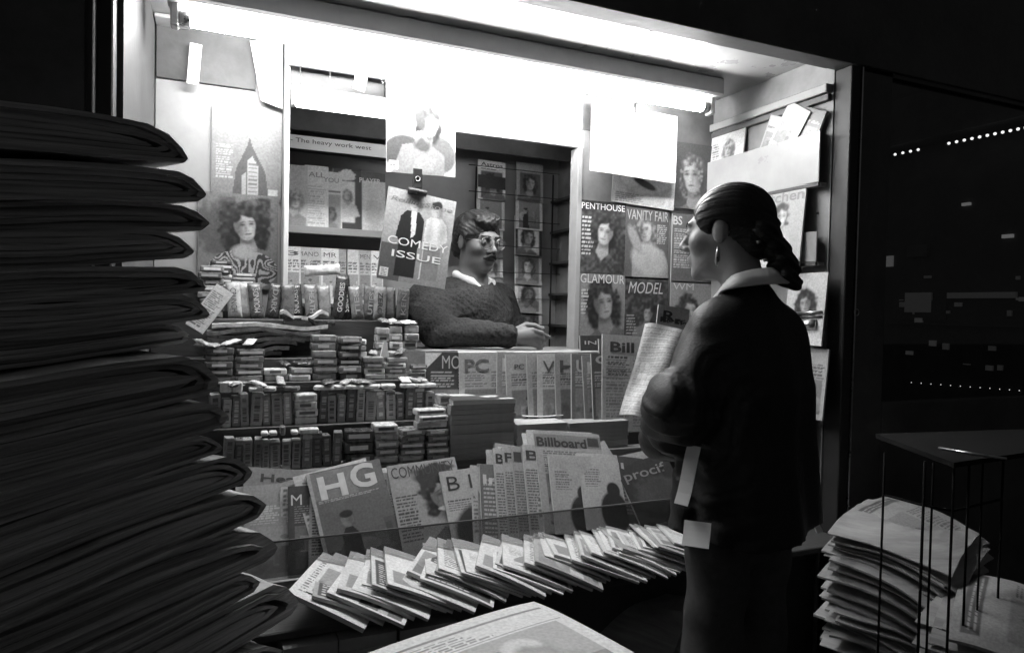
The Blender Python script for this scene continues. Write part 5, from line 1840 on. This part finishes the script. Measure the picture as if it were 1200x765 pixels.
# right hand, half closed, thumb on top against the forefinger
hx = (vloc(640, 391, 2.28) - wrR); hx.z = 0; hx.normalize()
hz = Vector((0, 0, 1)); hy = hz.cross(hx)
HND = Matrix.Translation(wrR) @ Matrix(((hx.x, hy.x, hz.x, 0), (hx.y, hy.y, hz.y, 0), (hx.z, hy.z, hz.z, 0), (0, 0, 0, 1)))
SB.cap((0, 0, 0), (.035, 0, .0), .028, .030, .015, (1, 1, 1), False, HND)
SB.ell((.055, 0, .002), (.042, .026, .034), .012, False, HND)
for i, (zo, ln, cu) in enumerate(((.026, 1.0, .5), (.008, 1.06, .8), (-.010, .98, 1.0), (-.026, .8, 1.1))):
    b0 = Vector((.082, -.002, zo)); p1 = b0 + Vector((.034 * ln, .010 * cu, -.010)); p2 = p1 + Vector((.012 * ln * (1.7 - cu), .018 * ln, -.010)); p3 = p2 + Vector((-.010 * cu, .016, -.006)) if cu > .6 else p2 + Vector((.016, .006, -.006))
    finger(SB, [b0 - Vector((.02, 0, 0)), b0, p1, p2, p3], .0098, .0075, HND)
finger(SB, [Vector((.025, .010, .026)), Vector((.060, .022, .044)), Vector((.092, .024, .042)), Vector((.122, .020, .030))], .013, .0085, HND)
body = link('body', SB.build(.0042), vr, skin_v)
# sweater
SS = Solid()
SS.cap(shR, shL, .082, None, .05)
SS.cap(neck + Vector((0, .0, -.15)), hip, .165, .165, .06, (1.15, .80, 1))
SS.cap(shR, elR, .072, .064, .04); SS.cap(elR, wrR - hx * .005, .060, .043, .02); SS.cap(wrR - hx * .022, wrR - hx * .002, .043, .043, .008)
SS.cap(shL, elL, .072, .064, .04); SS.cap(elL, vloc(592, 440, 2.64), .060, .04, .03)
SS.cap(neck + Vector((0, 0, -.06)), neck + Vector((0, .0, -.10)), .078, .095, .03)
SS.cap(neck + Vector((0, .03, .04)), neck + Vector((0, .02, -.045)), .068, .062, .01, (1, 1, 1), True)


def knit(x, y, z):
    return .0022 * np.sin(x * 130 + 4 * np.sin(z * 45)) * np.sin(z * 95 + 3 * np.sin(x * 30)) + .005 * np.sin(z * 34 + x * 22 + y * 15)


sw = mat('patterned_knit', .085, .9, .2, .9, 1.0, .25, 1.0)
_n = sw.node_tree
_tc = [x for x in _n.nodes if x.type == 'TEX_COORD'][0]
_wv = _n.nodes.new('ShaderNodeTexWave'); _wv.inputs['Scale'].default_value = 13.0; _wv.inputs['Distortion'].default_value = 5.0; _wv.inputs['Detail'].default_value = 2.0; _wv.inputs['Detail Scale'].default_value = 2.5
_vo = _n.nodes.new('ShaderNodeTexVoronoi'); _vo.inputs['Scale'].default_value = 95.0
_ma = _n.nodes.new('ShaderNodeMath'); _ma.operation = 'MULTIPLY'
_n.links.new(_tc.outputs['Object'], _wv.inputs['Vector']); _n.links.new(_tc.outputs['Object'], _vo.inputs['Vector'])
_ma.inputs[0].default_value = 1.0; _n.links.new(_vo.outputs['Distance'], _ma.inputs[1])
_cr = [x for x in _n.nodes if x.type == 'VALTORGB'][0]
_n.links.new(_ma.outputs[0], _cr.inputs['Fac'])
_cr.color_ramp.elements[0].position = .12; _cr.color_ramp.elements[0].color = (.016, .016, .016, 1)
_cr.color_ramp.elements[1].position = .55; _cr.color_ramp.elements[1].color = (.036, .036, .036, 1)
for x in _n.nodes:
    if x.type == 'BUMP':
        _n.links.new(_ma.outputs[0], x.inputs['Height'])
        x.inputs['Distance'].default_value = .008
link('sweater', SS.build(.006, knit), vr, sw)
# shirt collar
SC = Solid()
for s in (-1, 1):
    SC.cap(neck + Vector((s * .060, -.03, .022)), neck + Vector((s * .052, .056, -.010)), .016, .016, .012, (1, 1, 1))
    SC.cap(neck + Vector((s * .052, .056, -.010)), neck + Vector((s * .016, .090, -.045)), .016, .009, .01)
SC.cap(neck + Vector((-.052, -.03, .012)), neck + Vector((.052, -.03, .012)), .013, None, .012)
link('shirt_collar', SC.build(.004), vr, mat('white_cotton', .72, .8, .2, .06))
# hair, eyebrows, moustache
SH = Solid()
SH.ell((0, -.022, .040), (.084, .103, .088), .02, False, HM)
SH.ell((0, .036, .094), (.062, .052, .026), .02, False, HM)
SH.ell((.018, .066, .080), (.046, .026, .017), .015, False, HM)
SH.ell((0, -.075, -.025), (.066, .042, .055), .03, False, HM)
for s in (-1, 1):
    SH.ell((s * .073, .000, .030), (.016, .030, .042), .012, False, HM)
    SH.ell((s * .076, -.006, -.006), (.016, .026, .030), .006, True, HM)
SH.ell((0, .104, -.02), (.066, .058, .083), .012, True, HM)
fuzz = lambda x, y, z: .0030 * np.sin(x * 240 + 3 * np.sin(z * 80)) * np.sin(z * 190 + y * 120) + .0025 * np.sin(x * 55 + z * 40 + y * 60)
link('hair', SH.build(.004, fuzz), vr, hair_mat('hair_vendor', .022, (60, 60, 20), 4.0))
SLp = Solid(); SLp.cap((-.015, .0935, -.064), (.015, .0935, -.064), .0052, None, .004, (1, 1, 1), False, HM); link('lips', SLp.build(.0025), vr, mat('lips', .07, .5))
SM = Solid()
SM.cap((-.003, .104, -.043), (-.028, .089, -.056), .0085, .005, .004, (1, 1, 1), False, HM); SM.cap((.003, .104, -.043), (.028, .089, -.056), .0085, .005, .004, (1, 1, 1), False, HM)
link('moustache', SM.build(.003), vr, hair_mat('hair_vendor', .022, (60, 60, 20), 4.0))
for s in (-1, 1):
    SE = Solid(); SE.cap((s * .014, .094, .027), (s * .046, .082, .029), .0042, .003, .004, (1, 1, 1), False, HM)
    link('eyebrow', SE.build(.0025), vr, hair_mat('hair_vendor', .022, (60, 60, 20), 4.0))
    ew = Solid(); ew.ell((s * .031, .0772, .0025), (.0115, .0125, .0042), .004, False, HM); eo = link('eye', ew.build(.002), vr, M_eye_w)
    ei = Solid(); ei.ell((s * .031 + .002, .0888, .0025), (.0052, .0025, .0044), .003, False, HM); link('iris', ei.build(.0012), eo, M_eye_d)
# glasses
gl = empty('spectacles', (0, 0, 0)); gl.parent = vr
ML = HM
rimm = mat('wire_frame', .3, .3, .5, .1, metal=1.0)
for s in (-1, 1):
    pts = [ML @ Vector((s * .034 + .026 * math.cos(a * math.pi / 12), .1085 - .010 * abs(s * .034 + .026 * math.cos(a * math.pi / 12)) / .05, .002 + .022 * math.sin(a * math.pi / 12))) for a in range(25)]
    link('rim', tube_me(pts, .0014, 6, False), gl, rimm)
    link('temple', tube_me([ML @ Vector((s * .060, .098, .010)), ML @ Vector((s * .076, .05, .010)), ML @ Vector((s * .080, -.012, .008)), ML @ Vector((s * .080, -.028, -.012))], .0013, 6), gl, rimm)
    lens = [ML @ Vector((s * .034, .1075, .002))] + [p for p in pts[:-1]]
    link('lens', mesh([tuple(p) for p in lens], [(0, 1 + i, 1 + (i + 1) % 24) for i in range(24)]), gl, MATS['glass'] if False else None)
lg = bpy.data.materials.new('lens_glass'); lg.use_nodes = True
_t = lg.node_tree; _t.nodes.remove(_t.nodes['Principled BSDF'])
_a = _t.nodes.new('ShaderNodeBsdfTransparent'); _a.inputs['Color'].default_value = (.88, .88, .88, 1); _b = _t.nodes.new('ShaderNodeBsdfGlossy'); _b.inputs['Roughness'].default_value = .05
_m = _t.nodes.new('ShaderNodeMixShader'); _m.inputs[0].default_value = .06
_t.links.new(_a.outputs[0], _m.inputs[1]); _t.links.new(_b.outputs[0], _m.inputs[2]); _t.links.new(_m.outputs[0], _t.nodes['Material Output'].inputs['Surface'])
for o in bpy.data.objects:
    if o.name.startswith('lens') and o.type == 'MESH':
        o.data.materials.append(lg)
link('bridge', tube_me([ML @ Vector((-.010, .106, .008)), ML @ Vector((0, .110, .011)), ML @ Vector((.010, .106, .008))], .0014, 6), gl, rimm)
# trousers below the counter
ST = Solid()
ST.cap(hip + Vector((0, 0, .02)), hip + Vector((0, 0, -.05)), .16, .16, .05, (1.1, .8, 1))
for s in (-1, 1):
    ST.cap(hip + Vector((s * .085, 0, -.05)), Vector((hip.x + s * .09, hip.y + .01, .48)), .085, .065, .03); ST.cap(Vector((hip.x + s * .09, hip.y + .01, .48)), Vector((hip.x + s * .095, hip.y, .07)), .065, .05, .03)
    ST.ell((hip.x + s * .095, hip.y + .05, .045), (.045, .12, .045), .02)
link('trousers', ST.build(.010), vr, mat('dark_trousers', .04, .85, .2, .2))

# ------------------------------------------------------------------ the customer
cc = P(882, 480, Y=1.335)
yaw_c = 4.0                                        # body faces the stall
cr = empty('person', (cc.x, 1.335, 0), (0, 0, R(yaw_c)), 'customer in loose black jacket with braided hair, seen from behind', 'person')
CM = cr.matrix_basis.copy(); CI = CM.inverted()
def cloc(px, py, Y): return CI @ P(px, py, Y=Y)
ch = cloc(850, 273, 1.36)
HC = Matrix.Translation(ch) @ Matrix.Rotation(R(30), 4, 'Z') @ Matrix.Rotation(R(-4), 4, 'X')
nk = Vector((ch.x + .03, ch.y - .05, ch.z - .125))
SB = Solid()
add_head(SB, HC, False)
SB.cap(ch + Vector((.008, -.03, -.05)), nk + Vector((0, 0, -.05)), .048, .054, .02)
sl, sr = nk + Vector((-.080, -.005, -.125)), nk + Vector((.080, -.005, -.13))
SB.cap(sl, sr, .040, None, .03)
SB.cap(nk + Vector((0, 0, -.19)), Vector((nk.x + .015, 0, .92)), .090, .12, .03, (1.05, .75, 1))
el = cloc(792, 478, 1.30); wl = cloc(778, 515, 1.55)
er = nk + Vector((.135, .08, -.38)); wr = nk + Vector((.10, .27, -.36))
for (a, b, c) in ((sl, el, wl), (sr, er, wr)):
    SB.cap(a, b, .040, .036, .02); SB.cap(b, c, .035, .025, .015)
for s in (-1, 1):
    hp = Vector((nk.x + .02 + s * .07, 0, .88))
    SB.cap(hp, Vector((nk.x + .02 + s * .07, .01, .48)), .075, .055, .04); SB.cap(Vector((nk.x + .02 + s * .07, .01, .48)), Vector((nk.x + .02 + s * .07, -.01, .08)), .050, .036, .03)
    SB.ell((nk.x + .02 + s * .07, .04, .04), (.032, .10, .026), .02)
# left hand closing on the paper
fwd = (wl - el).normalized(); upv = Vector((0, 0, 1)); sd = fwd.cross(upv).normalized(); upv = sd.cross(fwd)
HD = Matrix.Translation(wl) @ Matrix(((fwd.x, sd.x, upv.x, 0), (fwd.y, sd.y, upv.y, 0), (fwd.z, sd.z, upv.z, 0), (0, 0, 0, 1)))
SB.ell((.045, 0, 0), (.045, .018, .036), .012, False, HD)
for (zo, ln) in ((.028, .95), (.009, 1.05), (-.010, 1.0), (-.027, .8)):
    b0 = Vector((.078, 0, zo))
    finger(SB, [b0 - Vector((.02, 0, 0)), b0, b0 + Vector((.034 * ln, .008, 0)), b0 + Vector((.046 * ln, .030, 0)), b0 + Vector((.032 * ln, .048, .001))], .0092, .007, HD)
finger(SB, [Vector((.015, .005, .028)), Vector((.045, .024, .046)), Vector((.078, .030, .044)), Vector((.10, .028, .036))], .0115, .008, HD)
HD2 = Matrix.Translation(wr) @ Matrix.Rotation(R(90), 4, 'Z')
SB.ell((.045, 0, 0), (.045, .018, .036), .012, False, HD2)
for (zo, ln) in ((.028, .95), (.009, 1.05), (-.010, 1.0), (-.027, .8)):
    b0 = Vector((.078, 0, zo)); finger(SB, [b0 - Vector((.02, 0, 0)), b0, b0 + Vector((.034 * ln, .008, 0)), b0 + Vector((.046 * ln, .030, 0)), b0 + Vector((.032 * ln, .046, 0))], .0092, .007, HD2)
finger(SB, [Vector((.015, .005, .028)), Vector((.045, .024, .046)), Vector((.085, .028, .044))], .0115, .008, HD2)
link('body', SB.build(.0046), cr, skin_c)
# jacket: swinging back, dropped shoulders, wide sleeves
SJ = Solid()
SJ.cap(nk + Vector((0, -.010, -.050)), Vector((nk.x + .010, -.012, 1.14)), .066, .158, .05, (1.0, .80, 1))
SJ.cap(nk + Vector((-.09, -.008, -.115)), nk + Vector((.085, -.008, -.125)), .058, None, .06)
SJ.cap(Vector((nk.x + .010, -.012, 1.16)), Vector((nk.x + .024, -.012, .78)), .158, .190, .05, (1.0, .80, 1))
_sl2 = nk + Vector((-.095, 0, -.12))
SJ.cap(_sl2, el, .060, .067, .06); SJ.cap(el, wl - fwd * .015, .067, .062, .05)
SJ.cap(nk + Vector((.085, 0, -.13)), er, .060, .066, .06); SJ.cap(er, wr - Vector((0, .02, 0)), .064, .05, .04)
SJ.cap(nk + Vector((-.02, .06, .08)), nk + Vector((0, .010, -.040)), .070, .050, .012, (1, 1, 1), True)
r_ = np.random.RandomState(4)


def drape(x, y, z):
    a = np.arctan2(y, x - nk.x)
    d = .006 * np.sin(a * 9 + z * 5) * np.clip((1.4 - z) * 2.2, 0, 1)
    L_ = np.clip((-.05 - x + nk.x) * 10, 0, 1)
    ax_ = (x - _sl2.x) * (el.x - _sl2.x) + (z - _sl2.z) * (el.z - _sl2.z)
    sl_ = ax_ / ((el.x - _sl2.x) ** 2 + (el.z - _sl2.z) ** 2)              # 0 shoulder .. 1 elbow
    cr_ = (x - _sl2.x) * -(el.z - _sl2.z) + (z - _sl2.z) * (el.x - _sl2.x)
    cr_ = cr_ / math.hypot(el.x - _sl2.x, el.z - _sl2.z)
    d += .0055 * np.sin(cr_ * 95 + 2.2 * np.sin(sl_ * 5 + y * 12)) * L_ * np.clip(sl_ * 2 + .2, 0, 1)
    d += .0028 * np.sin(sl_ * 17 + cr_ * 60 + y * 25) * L_ * np.clip(sl_ * 2.2 - .9, 0, 1)
    d += .004 * np.sin(a * 7 + z * 3 + np.sin(z * 9)) * np.clip((1.25 - z) * 4, 0, 1)
    L2 = np.clip((-.02 - x + nk.x) * 12, 0, 1)
    d += .008 * (1 - np.abs(np.sin(cr_ * 52 + 1.6 * np.sin(sl_ * 4.5 + y * 9) + .6))) ** 4 * L2 * np.clip(sl_ * 3, 0, 1)
    d += .003 * (1 - np.abs(np.sin(sl_ * 7.5 + cr_ * 26 + y * 16))) ** 3 * L2 * np.clip(sl_ * 2.4 - .7, 0, 1)
    return d


zhem = .775
jacket = link('jacket', SJ.build(.0065, drape, lambda x, y, z: (zhem + .02 * np.sin(x * 14) * 1.0 - z) + 0 * x + 0 * y), cr, mat('black_satin', .016, .6, .4, .3, 8.0, .25, 160.0))
# pale shirt collar round the neck
_v, _f = [], []
_ph = [R(-60 - 12 * q) for q in range(17)]
for q, p_ in enumerate(_ph):
    zt_ = .034 - .060 * (q / 16) ** 2.2
    c_, s_ = math.cos(p_), math.sin(p_)
    fl = 1 + .12 * math.sin(q * .9)
    for (rr_, dz_) in ((.056, 0), (.060, .003), (.088 * fl, -.034), (.084 * fl, -.037)):
        _v.append(tuple(nk + Vector((rr_ * c_, rr_ * 1.05 * s_ - .004, zt_ + dz_))))
for q in range(16):
    for k in range(4):
        _f.append((q * 4 + k, q * 4 + (k + 1) % 4, q * 4 + 4 + (k + 1) % 4, q * 4 + 4 + k))
_f += [(3, 2, 1, 0), (64, 65, 66, 67)]
link('shirt_collar', mesh(_v, _f, True), cr, mat('white_cotton', .72, .8, .2, .06))
# trousers
ST = Solid()
ST.cap(Vector((nk.x + .02, -.005, .93)), Vector((nk.x + .02, -.005, .80)), .135, .135, .05, (1.0, .8, 1))
for s in (-1, 1):
    ST.cap(Vector((nk.x + .02 + s * .07, 0, .82)), Vector((nk.x + .02 + s * .07, .01, .46)), .080, .070, .012); ST.cap(Vector((nk.x + .02 + s * .07, .01, .46)), Vector((nk.x + .02 + s * .07, -.01, .075)), .078, .066, .03)
    SHO = Solid(); SHO.ell((nk.x + .02 + s * .07, .05, .038), (.044, .125, .036), .02); link('shoe', SHO.build(.008, None, lambda x, y, z: -z + 0 * x + 0 * y), cr, mat('black_leather', .02, .3))
link('trousers', ST.build(.008, lambda x, y, z: .004 * np.sin(z * 40 + x * 30)), cr, mat('charcoal_trousers', .07, .85, .2, .2, 40.0))
# hair: slicked back, thick braid
SH = Solid()
SH.ell((0, -.022, .036), (.081, .100, .086), .02, False, HC)
SH.ell((0, -.075, -.02), (.062, .045, .055), .03, False, HC)
for s in (-1, 1):
    SH.ell((s * .066, .012, .034), (.016, .04, .04), .015, False, HC)
    SH.ell((s * .080, -.006, -.012), (.018, .028, .034), .006, True, HC)
SH.ell((0, .108, -.025), (.080, .070, .094), .012, True, HC)
_HI = HC.inverted()


def strand(x, y, z):
    hx_ = _HI[0][0] * x + _HI[0][1] * y + _HI[0][2] * z + _HI[0][3]
    hy_ = _HI[1][0] * x + _HI[1][1] * y + _HI[1][2] * z + _HI[1][3]
    hz_ = _HI[2][0] * x + _HI[2][1] * y + _HI[2][2] * z + _HI[2][3]
    f_ = np.arctan2(hx_, hz_ + .02)
    return .0006 * np.sin(f_ * 34 + 1.5 * np.sin(hy_ * 30)) + .0005 * np.sin(f_ * 71 + hy_ * 40)


link('hair', SH.build(.0028, strand), cr, hair_mat('hair_customer', .012, (70, 9, 70), 3.0))
SBr = Solid()
bp_ = [(880, 246), (893, 258), (898, 276), (908, 292), (917, 310), (922, 327)]
for i, (px, py) in enumerate(bp_):
    p = cloc(px, py, 1.30 - .012 * i)
    rr = (.034, .034, .032, .034, .034, .026)[i]
    SBr.ell(p, (rr * 1.1, rr, rr * .82), .010)
    SBr.ell(p + Vector((.014, -.012, -.012)), (rr * .7, rr * .7, rr * .6), .006)
    SBr.ell(p + Vector((-.014, -.014, .010)), (rr * .7, rr * .7, rr * .6), .006)
SBr.cap(ch + Vector((0.02, -.10, .0)), cloc(880, 246, 1.30), .034, .03, .02)
link('braid', SBr.build(.004, lambda x, y, z: .0022 * np.sin(z * 260 + x * 150)), cr, hair_mat('hair_customer', .012, (70, 9, 70), 3.0))
for (px, py) in ((889, 284), (897, 305)):
    p = cloc(px, py, 1.245); link('hair_bead', tube_me([p + Vector((-.004, 0, 0)), p + Vector((.004, 0, .002))], .004, 8), cr, M_steel)
ea = HC @ Vector((-.082, -.004, -.042))
link('earring', tube_me([ea, ea + Vector((0, 0, -.012)), ea + Vector((0, .002, -.034)), ea + Vector((0, .002, -.046))], [.0025, .005, .006, .002], 8), cr, M_steel)
for s in (-1, 1):
    ei = Solid(); ei.ell((s * .031, .0865, .004), (.010, .0035, .0048), .003, False, HC); link('eye', ei.build(.0015), cr, M_eye_d)
    eb = Solid(); eb.cap((s * .014, .092, .026), (s * .046, .080, .028), .003, .002, .003, (1, 1, 1), False, HC); link('eyebrow', eb.build(.002), cr, hair_mat('hair_customer', .012, (70, 9, 70), 3.0))

# ------------------------------------------------------------------ what she holds and carries
hand_w = CM @ (HD @ Vector((.095, -.022, 0)))
b_ = lambda x, z: .010 * np.sin(z * 22 + x * 30) + .02 * (2 * x / .14) ** 2 + .006 * np.sin(x * 60 - z * 15)
a = Art(.15, .27, .003, .66, 181); a.lines(.06, .94, .05, 1.75, 34, .4); a.grain(.1)
q = P(772, 436, Y=1.52)
nr = empty('newspaper', q, rot_mag(26, -42, 10), 'pale folded newspaper held up in the customer\'s left hand', 'newspaper')
pgo = link('pages', page_block(.15, .27, .004, b_, 11, 9), nr, newsprint('newsprint_white', .7)); pgo.location = (0, 0, -.135)
fpo = link('front_page', print_grid(a, .15, .27, -.003, b_), nr); fpo.location = (0, 0, -.135)
a = A_text(.13, .18, .5, .05, 182)
mag_at(787, 388, 1.74, .13, .15, .004, a, [('R', .35, .8, .4, .2, .05)], 'small magazine with dark letter held behind the pale newspaper', rz=8, roll=6)
for (px, py, Y, ww, hh, rl, lb) in ((799, 556, 1.24, .032, .135, 4, 'narrow pale paper hanging below the customer\'s sleeve'), (815, 626, 1.20, .060, .055, -4, 'small pale folded paper at the jacket hem'), (961, 610, 1.40, .026, .065, 2, 'strip of white paper behind the customer\'s hip')):
    q = P(px, py, Y=Y)
    o = link('folded_paper', page_block(ww, hh, .003, lambda x, z: .004 * np.sin(z * 40), 5, 6), None, mat('white_paper', .8)); o.location = q - Vector((0, 0, hh / 2)); o.rotation_euler = rot_mag(22, -58 if px < 900 else 10, rl).to_euler()
    tag(o, lb, 'paper')
